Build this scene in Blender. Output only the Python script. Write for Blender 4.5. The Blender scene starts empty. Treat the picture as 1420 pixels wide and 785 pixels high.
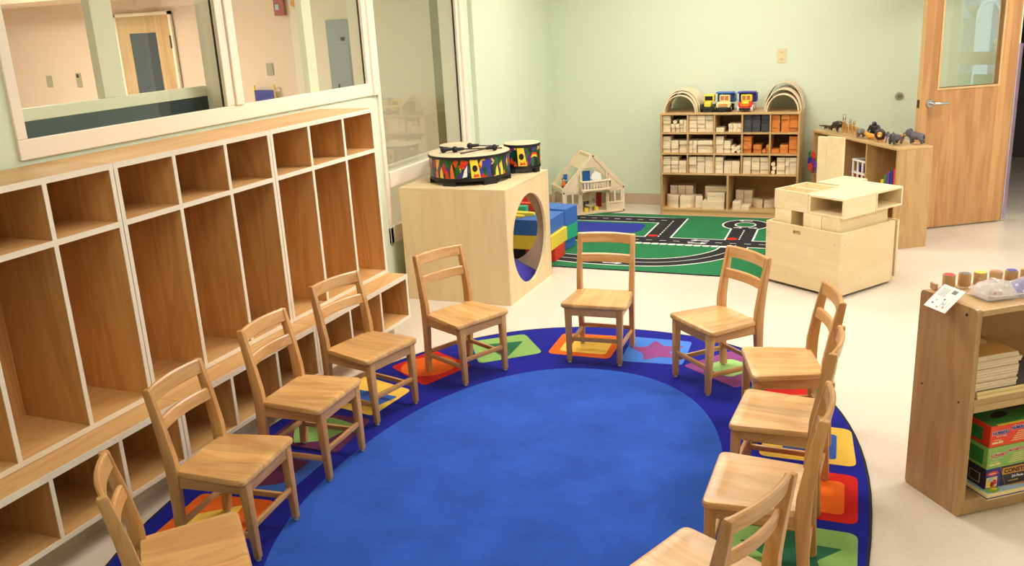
import bpy, bmesh, math, random
from mathutils import Vector, Matrix

random.seed(7)
scene = bpy.context.scene
COL = scene.collection
PI = math.pi

# ------------------------------------------------------------------ camera
H_CAM = 1.76
yaw, pitch, roll = math.radians(-23.5333), math.radians(16.4515), math.radians(-3.0975)
F_ = Vector((math.sin(yaw) * math.cos(pitch), math.cos(yaw) * math.cos(pitch), -math.sin(pitch)))
R_ = Vector((math.cos(yaw), -math.sin(yaw), 0))
U_ = R_.cross(F_)
Rr = R_ * math.cos(roll) + U_ * math.sin(roll)
Ur = -R_ * math.sin(roll) + U_ * math.cos(roll)
cam_d = bpy.data.cameras.new('camera')
cam_d.sensor_width = 36.0
cam_d.lens = 1248.563 * 36.0 / 1420.0
cam_d.clip_start = 0.05
cam = bpy.data.objects.new('camera', cam_d)
COL.objects.link(cam)
m3 = Matrix((Rr, Ur, -F_)).transposed()
cam.matrix_world = Matrix.Translation((0, 0, H_CAM)) @ m3.to_4x4()
scene.camera = cam

# ------------------------------------------------------------------ world, lamps, exposure
scene.view_settings.view_transform = 'Standard'
scene.view_settings.look = 'None'
scene.view_settings.gamma = 1.0
scene.view_settings.use_curve_mapping = False
scene.view_settings.exposure = 0.45

world = bpy.data.worlds.new('world')
scene.world = world
world.use_nodes = True
wn = world.node_tree.nodes
wl = world.node_tree.links
sky = wn.new('ShaderNodeTexSky')
sky.sky_type = 'HOSEK_WILKIE'
sky.turbidity = 4.0
sky.sun_direction = Vector((-0.5, -0.4, 0.75)).normalized()
wl.new(sky.outputs[0], wn['Background'].inputs[0])
wn['Background'].inputs[1].default_value = 24.0

def area(name, loc, sx, sy, power, color=(1.0, 0.93, 0.80), rot=(0, 0, 0)):
    l = bpy.data.lights.new(name, 'AREA')
    l.shape = 'RECTANGLE'
    l.size = sx
    l.size_y = sy
    l.energy = power
    l.color = color
    o = bpy.data.objects.new(name, l)
    o.location = loc
    o.rotation_euler = rot
    COL.objects.link(o)
    return o

CEIL = 2.62
LIGHTS = [(-1.5, 2.0, 10), (-1.5, 4.4, 38), (-1.5, 6.7, 30), (1.3, 2.0, 7), (1.3, 4.4, 34), (1.3, 6.7, 28), (3.5, 4.4, 20), (-1.2, -0.5, 5), (1.6, -0.5, 10)]
for lx, ly, lp in LIGHTS:
    area('ceiling_lamp', (lx, ly, CEIL - 0.03), 1.15, 0.55, lp, (1.0, 0.945, 0.875))
area('neighbour_lamp', (-8.0, 5.6, 2.5), 1.6, 1.2, 125, (1.0, 0.92, 0.83))
area('neighbour_lamp', (-5.0, 3.2, 2.5), 1.2, 1.2, 40, (1.0, 0.94, 0.87))

# ------------------------------------------------------------------ materials
def srgb(r, g, b):
    def c(x):
        x /= 255.0
        return x / 12.92 if x <= 0.04045 else ((x + 0.055) / 1.055) ** 2.4
    return (c(r), c(g), c(b), 1.0)

def newmat(name):
    m = bpy.data.materials.new(name)
    m.use_nodes = True
    nt = m.node_tree
    return m, nt.nodes, nt.links, nt.nodes['Principled BSDF']

def plain(name, col, rough=0.5, spec=0.5, metal=0.0, noise=0.0, nscale=40.0, bump=0.0, coat=0.0):
    m, N, L, b = newmat(name)
    b.inputs['Base Color'].default_value = col
    b.inputs['Roughness'].default_value = rough
    b.inputs['Specular IOR Level'].default_value = spec
    b.inputs['Metallic'].default_value = metal
    b.inputs['Coat Weight'].default_value = coat
    if noise > 0 or bump > 0:
        tc = N.new('ShaderNodeTexCoord')
        nz = N.new('ShaderNodeTexNoise')
        nz.inputs['Scale'].default_value = nscale
        nz.inputs['Detail'].default_value = 4
        L.new(tc.outputs['Object'], nz.inputs['Vector'])
        if noise > 0:
            mx = N.new('ShaderNodeMix')
            mx.data_type = 'RGBA'
            mx.inputs[6].default_value = tuple(c * (1 - noise) for c in col[:3]) + (1,)
            mx.inputs[7].default_value = tuple(min(1, c * (1 + noise)) for c in col[:3]) + (1,)
            L.new(nz.outputs['Fac'], mx.inputs[0])
            L.new(mx.outputs[2], b.inputs['Base Color'])
        if bump > 0:
            bp = N.new('ShaderNodeBump')
            bp.inputs['Strength'].default_value = bump
            bp.inputs['Distance'].default_value = 0.004
            L.new(nz.outputs['Fac'], bp.inputs['Height'])
            L.new(bp.outputs['Normal'], b.inputs['Normal'])
    return m

def wood(name, light, dark, axis='Z', scale=1.0, rough=0.4, spec=0.4, plank=None, pvar=0.16, fine=0.35, ovar=0.10, coat=0.0, cathedral=0.5):
    """grain runs along the given object axis"""
    m, N, L, b = newmat(name)
    tc = N.new('ShaderNodeTexCoord')
    oi = N.new('ShaderNodeObjectInfo')
    mul = N.new('ShaderNodeVectorMath'); mul.operation = 'SCALE'
    comb = N.new('ShaderNodeCombineXYZ')
    for i in range(3):
        L.new(oi.outputs['Random'], comb.inputs[i])
    L.new(comb.outputs[0], mul.inputs[0]); mul.inputs['Scale'].default_value = 9.0
    add = N.new('ShaderNodeVectorMath'); add.operation = 'ADD'
    L.new(tc.outputs['Object'], add.inputs[0]); L.new(mul.outputs[0], add.inputs[1])
    vec = add.outputs[0]
    tone = None
    if plank:
        pa, pw = plank
        sep = N.new('ShaderNodeSeparateXYZ'); L.new(tc.outputs['Object'], sep.inputs[0])
        dv = N.new('ShaderNodeMath'); dv.operation = 'DIVIDE'
        L.new(sep.outputs['XYZ'.index(pa)], dv.inputs[0]); dv.inputs[1].default_value = pw
        ad = N.new('ShaderNodeMath'); ad.operation = 'ADD'; ad.inputs[1].default_value = 40.37
        L.new(dv.outputs[0], ad.inputs[0])
        fl = N.new('ShaderNodeMath'); fl.operation = 'FLOOR'; L.new(ad.outputs[0], fl.inputs[0])
        cm = N.new('ShaderNodeCombineXYZ'); L.new(fl.outputs[0], cm.inputs[0]); L.new(oi.outputs['Random'], cm.inputs[1])
        wnz = N.new('ShaderNodeTexWhiteNoise'); wnz.noise_dimensions = '3D'
        L.new(cm.outputs[0], wnz.inputs['Vector'])
        tone = wnz.outputs['Value']
        sc2 = N.new('ShaderNodeVectorMath'); sc2.operation = 'SCALE'; sc2.inputs['Scale'].default_value = 6.0
        L.new(wnz.outputs['Color'], sc2.inputs[0])
        ad2 = N.new('ShaderNodeVectorMath'); ad2.operation = 'ADD'
        L.new(vec, ad2.inputs[0]); L.new(sc2.outputs[0], ad2.inputs[1]); vec = ad2.outputs[0]
    mp = N.new('ShaderNodeMapping')
    k = [9.0 * scale] * 3
    k['XYZ'.index(axis)] = 1.1 * scale
    mp.inputs['Scale'].default_value = k
    L.new(vec, mp.inputs['Vector'])
    n1 = N.new('ShaderNodeTexNoise'); n1.inputs['Scale'].default_value = 1.0; n1.inputs['Detail'].default_value = 3
    n1.inputs['Distortion'].default_value = cathedral
    L.new(mp.outputs[0], n1.inputs['Vector'])
    # ring-like bands from the low frequency noise
    ml = N.new('ShaderNodeMath'); ml.operation = 'MULTIPLY'; ml.inputs[1].default_value = 26.0
    L.new(n1.outputs['Fac'], ml.inputs[0])
    sn = N.new('ShaderNodeMath'); sn.operation = 'SINE'; L.new(ml.outputs[0], sn.inputs[0])
    mr = N.new('ShaderNodeMapRange'); mr.inputs[1].default_value = -1; mr.inputs[2].default_value = 1
    L.new(sn.outputs[0], mr.inputs[0])
    mp2 = N.new('ShaderNodeMapping')
    k2 = [160.0 * scale] * 3
    k2['XYZ'.index(axis)] = 5.0 * scale
    mp2.inputs['Scale'].default_value = k2
    L.new(vec, mp2.inputs['Vector'])
    n2 = N.new('ShaderNodeTexNoise'); n2.inputs['Scale'].default_value = 1.0; n2.inputs['Detail'].default_value = 2
    L.new(mp2.outputs[0], n2.inputs['Vector'])
    mxf = N.new('ShaderNodeMix'); mxf.data_type = 'FLOAT'; mxf.inputs[0].default_value = fine
    L.new(mr.outputs[0], mxf.inputs[2]); L.new(n2.outputs['Fac'], mxf.inputs[3])
    mx2 = N.new('ShaderNodeMix'); mx2.data_type = 'FLOAT'; mx2.inputs[0].default_value = 0.45
    L.new(mxf.outputs[0], mx2.inputs[2]); L.new(n1.outputs['Fac'], mx2.inputs[3])
    mc = N.new('ShaderNodeMix'); mc.data_type = 'RGBA'
    mc.inputs[6].default_value = dark; mc.inputs[7].default_value = light
    L.new(mx2.outputs[0], mc.inputs[0])
    hsv = N.new('ShaderNodeHueSaturation')
    L.new(mc.outputs[2], hsv.inputs['Color'])
    val = N.new('ShaderNodeMapRange')
    val.inputs[3].default_value = 1 - ovar; val.inputs[4].default_value = 1 + ovar
    L.new(oi.outputs['Random'], val.inputs[0])
    if tone is not None:
        v2 = N.new('ShaderNodeMapRange'); v2.inputs[3].default_value = 1 - pvar; v2.inputs[4].default_value = 1 + pvar
        L.new(tone, v2.inputs[0])
        mm = N.new('ShaderNodeMath'); mm.operation = 'MULTIPLY'
        L.new(val.outputs[0], mm.inputs[0]); L.new(v2.outputs[0], mm.inputs[1])
        L.new(mm.outputs[0], hsv.inputs['Value'])
    else:
        L.new(val.outputs[0], hsv.inputs['Value'])
    L.new(hsv.outputs[0], b.inputs['Base Color'])
    b.inputs['Roughness'].default_value = rough
    b.inputs['Specular IOR Level'].default_value = spec
    b.inputs['Coat Weight'].default_value = coat
    b.inputs['Coat Roughness'].default_value = 0.25
    bp = N.new('ShaderNodeBump'); bp.inputs['Strength'].default_value = 0.06; bp.inputs['Distance'].default_value = 0.002
    L.new(n2.outputs['Fac'], bp.inputs['Height']); L.new(bp.outputs['Normal'], b.inputs['Normal'])
    return m

def carpet(name, col, var=0.22, patch=3.0):
    m, N, L, b = newmat(name)
    tc = N.new('ShaderNodeTexCoord')
    n1 = N.new('ShaderNodeTexNoise'); n1.inputs['Scale'].default_value = patch; n1.inputs['Detail'].default_value = 5
    n1.inputs['Roughness'].default_value = 0.65
    n2 = N.new('ShaderNodeTexNoise'); n2.inputs['Scale'].default_value = 320; n2.inputs['Detail'].default_value = 2
    L.new(tc.outputs['Object'], n1.inputs['Vector']); L.new(tc.outputs['Object'], n2.inputs['Vector'])
    mxf = N.new('ShaderNodeMix'); mxf.data_type = 'FLOAT'; mxf.inputs[0].default_value = 0.35
    L.new(n1.outputs['Fac'], mxf.inputs[2]); L.new(n2.outputs['Fac'], mxf.inputs[3])
    rp = N.new('ShaderNodeMapRange'); rp.inputs[1].default_value = 0.32; rp.inputs[2].default_value = 0.68
    L.new(mxf.outputs[0], rp.inputs[0])
    mc = N.new('ShaderNodeMix'); mc.data_type = 'RGBA'
    mc.inputs[6].default_value = tuple(c * (1 - var) for c in col[:3]) + (1,)
    mc.inputs[7].default_value = tuple(min(1, c * (1 + var)) for c in col[:3]) + (1,)
    L.new(rp.outputs[0], mc.inputs[0]); L.new(mc.outputs[2], b.inputs['Base Color'])
    b.inputs['Roughness'].default_value = 0.95
    b.inputs['Specular IOR Level'].default_value = 0.1
    b.inputs['Sheen Weight'].default_value = 0.06
    b.inputs['Sheen Roughness'].default_value = 0.5
    bp = N.new('ShaderNodeBump'); bp.inputs['Strength'].default_value = 0.35; bp.inputs['Distance'].default_value = 0.003
    L.new(n2.outputs['Fac'], bp.inputs['Height']); L.new(bp.outputs['Normal'], b.inputs['Normal'])
    return m

def glass(name, tint=(0.93, 0.95, 0.92, 1), ior=1.5, rough=0.0):
    m, N, L, b = newmat(name)
    N.remove(b)
    out = [n for n in N if n.type == 'OUTPUT_MATERIAL'][0]
    tr = N.new('ShaderNodeBsdfTransparent'); tr.inputs[0].default_value = tint
    gl = N.new('ShaderNodeBsdfGlossy'); gl.inputs['Roughness'].default_value = rough
    ge = N.new('ShaderNodeNewGeometry')
    dp = N.new('ShaderNodeVectorMath'); dp.operation = 'DOT_PRODUCT'
    L.new(ge.outputs['Normal'], dp.inputs[0]); L.new(ge.outputs['Incoming'], dp.inputs[1])
    ab = N.new('ShaderNodeMath'); ab.operation = 'ABSOLUTE'; L.new(dp.outputs['Value'], ab.inputs[0])
    om = N.new('ShaderNodeMath'); om.operation = 'SUBTRACT'; om.inputs[0].default_value = 1.0; L.new(ab.outputs[0], om.inputs[1])
    pw = N.new('ShaderNodeMath'); pw.operation = 'POWER'; pw.inputs[1].default_value = 5.0; L.new(om.outputs[0], pw.inputs[0])
    r0 = ((ior - 1) / (ior + 1)) ** 2
    fr = N.new('ShaderNodeMath'); fr.operation = 'MULTIPLY_ADD'; fr.inputs[1].default_value = 1 - r0; fr.inputs[2].default_value = r0
    L.new(pw.outputs[0], fr.inputs[0])
    mx = N.new('ShaderNodeMixShader')
    L.new(fr.outputs[0], mx.inputs[0]); L.new(tr.outputs[0], mx.inputs[1]); L.new(gl.outputs[0], mx.inputs[2])
    L.new(mx.outputs[0], out.inputs['Surface'])
    return m

def emit(name, col, s):
    m, N, L, b = newmat(name)
    b.inputs['Base Color'].default_value = col
    b.inputs['Emission Color'].default_value = col
    b.inputs['Emission Strength'].default_value = s
    return m

M = {}
M['wall'] = plain('wall_green_paint', srgb(220, 230, 205), 0.55, 0.3, noise=0.012, nscale=3, bump=0.02)
M['ceil'] = plain('ceiling_white', srgb(238, 236, 226), 0.8, 0.2)
M['peach'] = plain('peach_paint', srgb(232, 208, 186), 0.6, 0.3, noise=0.02, nscale=2)
M['offwhite'] = plain('cream_wall_paint', srgb(234, 226, 204), 0.6, 0.3)
M['trim'] = plain('cream_trim_paint', srgb(246, 233, 212), 0.4, 0.4)
M['frame_grey'] = plain('grey_green_frame_paint', srgb(248, 240, 222), 0.45, 0.4)
M['olive'] = plain('olive_gap', srgb(128, 120, 86), 0.6, 0.2)
M['base'] = plain('taupe_vinyl_base', srgb(200, 180, 152), 0.5, 0.4)
M['black'] = plain('black_rubber', srgb(22, 21, 22), 0.55, 0.4)
M['darkline'] = plain('black_gasket', srgb(40, 34, 28), 0.6, 0.3)
M['slate'] = plain('slate_blue_panel', srgb(62, 74, 84), 0.3, 0.5, noise=0.2, nscale=6)
M['steel'] = plain('brushed_steel', srgb(200, 200, 205), 0.28, 0.5, metal=1.0)
M['glide'] = plain('nickel_glide', srgb(190, 180, 165), 0.3, 0.5, metal=1.0)
M['hinge'] = plain('dark_hinge_metal', srgb(96, 84, 66), 0.4, 0.5, metal=0.8)
M['ivory'] = plain('ivory_plastic', srgb(226, 212, 168), 0.4, 0.5)
M['white'] = plain('white_plastic', srgb(240, 238, 232), 0.4, 0.5)
M['glass'] = glass('window_glass', (0.95, 0.97, 0.93, 1), 1.55)
M['glass2'] = glass('tall_window_glass', (0.93, 0.95, 0.92, 1), 1.95)
M['doorglass'] = glass('door_glass', (0.95, 0.97, 0.94, 1), 2.0)
M['oak_z'] = wood('locker_oak_upright', srgb(230, 186, 122), srgb(196, 140, 80), 'Z', 0.8, 0.42, 0.35, cathedral=1.3)
M['oak_y'] = wood('locker_oak_level', srgb(232, 190, 128), srgb(204, 150, 88), 'Y', 0.8, 0.40, 0.35, cathedral=1.3)
M['band'] = plain('cream_edge_band', srgb(242, 228, 204), 0.45, 0.35)
CL, CD = srgb(224, 176, 114), srgb(184, 126, 68)
M['ch_x'] = wood('chair_oak_cross', CL, CD, 'X', 1.6, 0.34, 0.45, coat=0.15)
M['ch_y'] = wood('chair_oak_depth', CL, CD, 'Y', 1.6, 0.34, 0.45, coat=0.15)
M['ch_z'] = wood('chair_oak_upright', CL, CD, 'Z', 1.6, 0.34, 0.45, coat=0.15)
M['ch_seat'] = wood('chair_oak_seat', srgb(230, 184, 120), srgb(192, 136, 74), 'Y', 1.1, 0.30, 0.5, plank=('X', 0.064), pvar=0.17, coat=0.2, ovar=0.05, cathedral=1.2)
BL, BD = srgb(238, 217, 176), srgb(224, 196, 148)
M['birch_x'] = wood('birch_ply_cross', BL, BD, 'X', 0.7, 0.42, 0.35, ovar=0.03, fine=0.5)
M['birch_y'] = wood('birch_ply_depth', BL, BD, 'Y', 0.7, 0.42, 0.35, ovar=0.03, fine=0.5)
M['birch_z'] = wood('birch_ply_upright', BL, BD, 'Z', 0.7, 0.42, 0.35, ovar=0.03, fine=0.5)
M['birch_in'] = wood('birch_ply_end_grain', srgb(243, 226, 186), srgb(228, 204, 158), 'X', 1.0, 0.5, 0.3, ovar=0.06, fine=0.5)
M['ash_z'] = wood('ash_shelf_upright', srgb(212, 174, 120), srgb(182, 140, 90), 'Z', 1.0, 0.4, 0.4, plank=('X', 0.06), pvar=0.05, ovar=0.05, cathedral=1.1)
M['ash_x'] = wood('ash_shelf_level', srgb(210, 176, 124), srgb(188, 148, 98), 'X', 1.0, 0.4, 0.4, ovar=0.05)
M['ash_y'] = wood('ash_shelf_depth', srgb(210, 176, 124), srgb(188, 148, 98), 'Y', 1.0, 0.4, 0.4, ovar=0.05)
M['ash_back'] = wood('ash_shelf_back', srgb(196, 156, 104), srgb(170, 126, 78), 'X', 0.9, 0.5, 0.3)
M['block'] = wood('pale_maple_block', srgb(240, 222, 188), srgb(224, 200, 162), 'Y', 2.2, 0.5, 0.3, ovar=0.09, fine=0.6)
M['block_orange'] = wood('orange_stained_block', srgb(222, 140, 66), srgb(200, 112, 44), 'Y', 2.2, 0.5, 0.3, ovar=0.1)
M['block_black'] = plain('charcoal_block', srgb(70, 70, 74), 0.55, 0.3, noise=0.2, nscale=30)
M['door'] = wood('door_fir_veneer', srgb(214, 166, 110), srgb(174, 118, 70), 'Z', 0.8, 0.42, 0.35, plank=('X', 0.066), pvar=0.17, ovar=0.0, cathedral=0.2)
M['bead'] = wood('door_bead_wood', srgb(226, 190, 138), srgb(206, 164, 108), 'Z', 1.0, 0.4, 0.4)
M['rug_blue'] = carpet('carpet_blue', srgb(44, 86, 182), 0.28, 4.2)
M['rug_navy'] = carpet('carpet_royal_navy', srgb(22, 26, 138), 0.14, 4)
M['rug_black'] = carpet('carpet_black_binding', srgb(44, 46, 52), 0.1)
for k, c in dict(orange=(232, 104, 24), yellow=(244, 200, 84), red=(196, 30, 20), green=(136, 176, 96), dkgreen=(40, 100, 68), ltblue=(72, 124, 212), purple=(140, 68, 130), maroon=(98, 40, 76), lime=(160, 200, 120), rgreen=(36, 118, 72), asphalt=(40, 38, 42), white=(236, 236, 230), lake=(44, 56, 158), midblue=(58, 100, 186), stopred=(222, 40, 32)).items():
    M['c_' + k] = carpet('carpet_' + k, srgb(*c), 0.10, 5)
for k, c in dict(foam_blue=(60, 112, 196), foam_yellow=(244, 218, 72), foam_red=(226, 60, 40), foam_teal=(46, 176, 140), cushion=(66, 58, 172), foam_shade=(34, 32, 30)).items():
    M[k] = plain(k + '_vinyl', srgb(*c), 0.45, 0.4)
for k, c in dict(red=(222, 52, 36), yellow=(246, 212, 60), blue=(40, 110, 190), navy=(48, 50, 150), green=(60, 140, 66), orange=(240, 120, 30), purple=(110, 60, 160), teal=(50, 140, 150), grey=(120, 116, 112), brown=(90, 60, 40), dkbrown=(54, 40, 34), tan=(204, 152, 80), black=(30, 28, 28), cream=(240, 216, 150), pink=(220, 120, 150), skin=(222, 170, 130), boxred=(244, 70, 40), boxgreen=(146, 190, 98), gold=(220, 150, 50), purplefab=(80, 64, 170), ltgreen=(128, 176, 70), ltblue=(170, 196, 214), dkred=(160, 24, 24), slate=(88, 84, 92), greywood=(168, 160, 136), brownwood=(176, 116, 70)).items():
    M['p_' + k] = plain('painted_' + k, srgb(*c), 0.42, 0.45, noise=0.05, nscale=60)

# floor: pale speckled vinyl composition tile with a polish
def floor_mat():
    m, N, L, b = newmat('floor_vinyl_tile')
    tc = N.new('ShaderNodeTexCoord')
    n1 = N.new('ShaderNodeTexNoise'); n1.inputs['Scale'].default_value = 55; n1.inputs['Detail'].default_value = 4
    n2 = N.new('ShaderNodeTexNoise'); n2.inputs['Scale'].default_value = 2.2; n2.inputs['Detail'].default_value = 2
    L.new(tc.outputs['Object'], n1.inputs['Vector']); L.new(tc.outputs['Object'], n2.inputs['Vector'])
    mxf = N.new('ShaderNodeMix'); mxf.data_type = 'FLOAT'; mxf.inputs[0].default_value = 0.4
    L.new(n1.outputs['Fac'], mxf.inputs[2]); L.new(n2.outputs['Fac'], mxf.inputs[3])
    mc = N.new('ShaderNodeMix'); mc.data_type = 'RGBA'
    mc.inputs[6].default_value = srgb(214, 200, 182); mc.inputs[7].default_value = srgb(236, 223, 207)
    L.new(mxf.outputs[0], mc.inputs[0]); L.new(mc.outputs[2], b.inputs['Base Color'])
    b.inputs['Roughness'].default_value = 0.22
    b.inputs['Specular IOR Level'].default_value = 0.5
    bp = N.new('ShaderNodeBump'); bp.inputs['Strength'].default_value = 0.05; bp.inputs['Distance'].default_value = 0.004
    L.new(n2.outputs['Fac'], bp.inputs['Height']); L.new(bp.outputs['Normal'], b.inputs['Normal'])
    return m
M['floor'] = floor_mat()

def drum_mat():
    m, N, L, b = newmat('drum_jungle_print')
    tc = N.new('ShaderNodeTexCoord')
    mp = N.new('ShaderNodeMapping'); mp.inputs['Scale'].default_value = (54, 54, 26)
    L.new(tc.outputs['Object'], mp.inputs['Vector'])
    nz = N.new('ShaderNodeTexNoise'); nz.inputs['Scale'].default_value = 1.4; nz.inputs['Detail'].default_value = 2
    L.new(mp.outputs[0], nz.inputs['Vector'])
    mxv = N.new('ShaderNodeMix'); mxv.data_type = 'VECTOR'; mxv.inputs[0].default_value = 0.5
    L.new(mp.outputs[0], mxv.inputs[4]); L.new(nz.outputs['Color'], mxv.inputs[5])
    vo = N.new('ShaderNodeTexVoronoi'); vo.inputs['Scale'].default_value = 1.5
    L.new(mxv.outputs[1], vo.inputs['Vector'])
    sp = N.new('ShaderNodeSeparateColor'); L.new(vo.outputs['Color'], sp.inputs[0])
    cr = N.new('ShaderNodeValToRGB'); cr.color_ramp.interpolation = 'CONSTANT'
    cols = [(0.0, (10, 70, 26)), (0.26, (12, 22, 20)), (0.44, (36, 52, 160)), (0.56, (14, 96, 38)), (0.72, (190, 26, 32)), (0.80, (80, 34, 120)), (0.88, (236, 180, 36)), (0.94, (220, 80, 26))]
    e = cr.color_ramp.elements
    e[0].position = 0.0; e[0].color = srgb(*cols[0][1])
    e[1].position = cols[1][0]; e[1].color = srgb(*cols[1][1])
    for p, c in cols[2:]:
        x = e.new(p); x.color = srgb(*c)
    L.new(sp.outputs[0], cr.inputs[0]); L.new(cr.outputs[0], b.inputs['Base Color'])
    b.inputs['Roughness'].default_value = 0.35
    return m
M['drumprint'] = drum_mat()
M['drumhead'] = plain('drum_skin', srgb(220, 200, 164), 0.5, 0.35, noise=0.05, nscale=9)

def clearplastic(name, tint, alpha):
    m, N, L, b = newmat(name)
    b.inputs['Base Color'].default_value = tint
    b.inputs['Roughness'].default_value = 0.12
    b.inputs['Alpha'].default_value = alpha
    b.inputs['Specular IOR Level'].default_value = 0.9
    return m
M['clear'] = clearplastic('clear_tray_plastic', srgb(236, 232, 232), 0.38)
M['bag'] = clearplastic('clear_bag_plastic', srgb(246, 242, 240), 0.34)
M['guard'] = clearplastic('hinge_guard_vinyl', srgb(176, 146, 168), 0.42)
# ------------------------------------------------------------------ mesh helpers
I4 = Matrix.Identity(4)

class G:
    """collects shapes into one mesh"""
    def __init__(s):
        s.bm = bmesh.new()
    def add(s, verts, faces, mtx=None):
        vs = [s.bm.verts.new((mtx @ Vector(v)) if mtx is not None else v) for v in verts]
        fs = []
        for f in faces:
            try:
                fs.append(s.bm.faces.new([vs[i] for i in f]))
            except ValueError:
                pass
        return vs, fs
    def bevel(s, vs, fs, w, seg=2):
        es = list({e for f in fs for e in f.edges})
        bmesh.ops.bevel(s.bm, geom=es, offset=w, segments=seg, profile=0.5, affect='EDGES')
    def box(s, x0, x1, y0, y1, z0, z1, mtx=None, bev=0, seg=2):
        v = [(x0, y0, z0), (x1, y0, z0), (x1, y1, z0), (x0, y1, z0), (x0, y0, z1), (x1, y0, z1), (x1, y1, z1), (x0, y1, z1)]
        f = [(0, 3, 2, 1), (4, 5, 6, 7), (0, 1, 5, 4), (1, 2, 6, 5), (2, 3, 7, 6), (3, 0, 4, 7)]
        vs, fs = s.add(v, f, mtx)
        if bev:
            s.bevel(vs, fs, bev, seg)
        return s
    def beam(s, p0, p1, w, d, w1=None, d1=None, up=(0, 1, 0), bev=0, seg=2):
        """tapered bar: w across, d along 'up'"""
        p0, p1 = Vector(p0), Vector(p1)
        w1 = w if w1 is None else w1
        d1 = d if d1 is None else d1
        a = (p1 - p0).normalized()
        u = Vector(up); u = (u - a * u.dot(a)).normalized()
        r = u.cross(a)
        v = []
        for p, ww, dd in ((p0, w, d), (p1, w1, d1)):
            for sx, sy in ((-1, -1), (1, -1), (1, 1), (-1, 1)):
                v.append(p + r * sx * ww / 2 + u * sy * dd / 2)
        f = [(0, 3, 2, 1), (4, 5, 6, 7), (0, 1, 5, 4), (1, 2, 6, 5), (2, 3, 7, 6), (3, 0, 4, 7)]
        vs, fs = s.add(v, f)
        if bev:
            s.bevel(vs, fs, bev, seg)
        return s
    def prism(s, pts, z0, z1, mtx=None, bev=0, seg=2):
        n = len(pts)
        v = [(p[0], p[1], z0) for p in pts] + [(p[0], p[1], z1) for p in pts]
        f = [tuple(range(n - 1, -1, -1)), tuple(range(n, 2 * n))]
        f += [(i, (i + 1) % n, n + (i + 1) % n, n + i) for i in range(n)]
        vs, fs = s.add(v, f, mtx)
        if bev:
            es = [e for e in {e for f in fs for e in f.edges} if all(x in fs[:2] or x not in fs[2:] for x in e.link_faces) or any(x in fs[:2] for x in e.link_faces)]
            bmesh.ops.bevel(s.bm, geom=es, offset=bev, segments=seg, profile=0.5, affect='EDGES')
        return s
    def lathe(s, prof, seg=24, mtx=None, cap0=True, cap1=True):
        v = []; f = []
        n = len(prof)
        for (r, z) in prof:
            for k in range(seg):
                a = 2 * PI * k / seg
                v.append((r * math.cos(a), r * math.sin(a), z))
        for i in range(n - 1):
            for k in range(seg):
                k2 = (k + 1) % seg
                f.append((i * seg + k, i * seg + k2, (i + 1) * seg + k2, (i + 1) * seg + k))
        if cap0: f.append(tuple(range(seg - 1, -1, -1)))
        if cap1: f.append(tuple((n - 1) * seg + k for k in range(seg)))
        s.add(v, f, mtx)
        return s
    def cyl(s, p0, p1, r0, r1=None, seg=16):
        p0, p1 = Vector(p0), Vector(p1)
        r1 = r0 if r1 is None else r1
        d = p1 - p0
        q = d.to_track_quat('Z', 'Y').to_matrix().to_4x4()
        return s.lathe([(r0, 0), (r1, d.length)], seg, Matrix.Translation(p0) @ q)
    def sphere(s, c, r, seg=16, ring=10, sc=(1, 1, 1)):
        v = [(c[0], c[1], c[2] + r * sc[2])]
        for i in range(1, ring):
            t = PI * i / ring
            for k in range(seg):
                a = 2 * PI * k / seg
                v.append((c[0] + r * sc[0] * math.sin(t) * math.cos(a), c[1] + r * sc[1] * math.sin(t) * math.sin(a), c[2] + r * sc[2] * math.cos(t)))
        v.append((c[0], c[1], c[2] - r * sc[2]))
        f = [(0, 1 + k, 1 + (k + 1) % seg) for k in range(seg)]
        for i in range(ring - 2):
            for k in range(seg):
                a, b2 = 1 + i * seg + k, 1 + i * seg + (k + 1) % seg
                f.append((a, a + seg, b2 + seg, b2))
        l = len(v) - 1
        base = 1 + (ring - 2) * seg
        f += [(l, base + (k + 1) % seg, base + k) for k in range(seg)]
        s.add(v, f)
        return s
    def tube(s, pts, r, seg=10, closed=False):
        pts = [Vector(p) for p in pts]
        v = []; f = []
        n = len(pts)
        for i, p in enumerate(pts):
            a = pts[(i + 1) % n] if (closed or i < n - 1) else p
            b = pts[i - 1] if (closed or i > 0) else p
            d = (a - b).normalized()
            q = d.to_track_quat('Z', 'Y').to_matrix()
            rr = r[i] if isinstance(r, (list, tuple)) else r
            for k in range(seg):
                t = 2 * PI * k / seg
                v.append(p + q @ Vector((rr * math.cos(t), rr * math.sin(t), 0)))
        m = n if closed else n - 1
        for i in range(m):
            j = (i + 1) % n
            for k in range(seg):
                k2 = (k + 1) % seg
                f.append((i * seg + k, i * seg + k2, j * seg + k2, j * seg + k))
        if not closed:
            f.append(tuple(range(seg - 1, -1, -1))); f.append(tuple((n - 1) * seg + k for k in range(seg)))
        s.add(v, f)
        return s
    def mesh(s, name, smooth=False):
        me = bpy.data.meshes.new(name)
        bmesh.ops.recalc_face_normals(s.bm, faces=s.bm.faces)
        s.bm.to_mesh(me)
        s.bm.free()
        if smooth:
            for p in me.polygons:
                p.use_smooth = True
            try:
                me.set_sharp_from_angle(angle=math.radians(38))
            except Exception:
                pass
        return me

def obj(name, g, mat, parent=None, smooth=False, loc=None, rot=None, mtx=None):
    me = g.mesh(name, smooth) if isinstance(g, G) else g
    if mat is not None and not me.materials:
        me.materials.append(M[mat] if isinstance(mat, str) else mat)
    o = bpy.data.objects.new(name, me)
    COL.objects.link(o)
    if parent is not None:
        o.parent = parent
    if mtx is not None:
        o.matrix_local = mtx
    if loc is not None:
        o.location = loc
    if rot is not None:
        o.rotation_euler = rot
    return o

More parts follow.
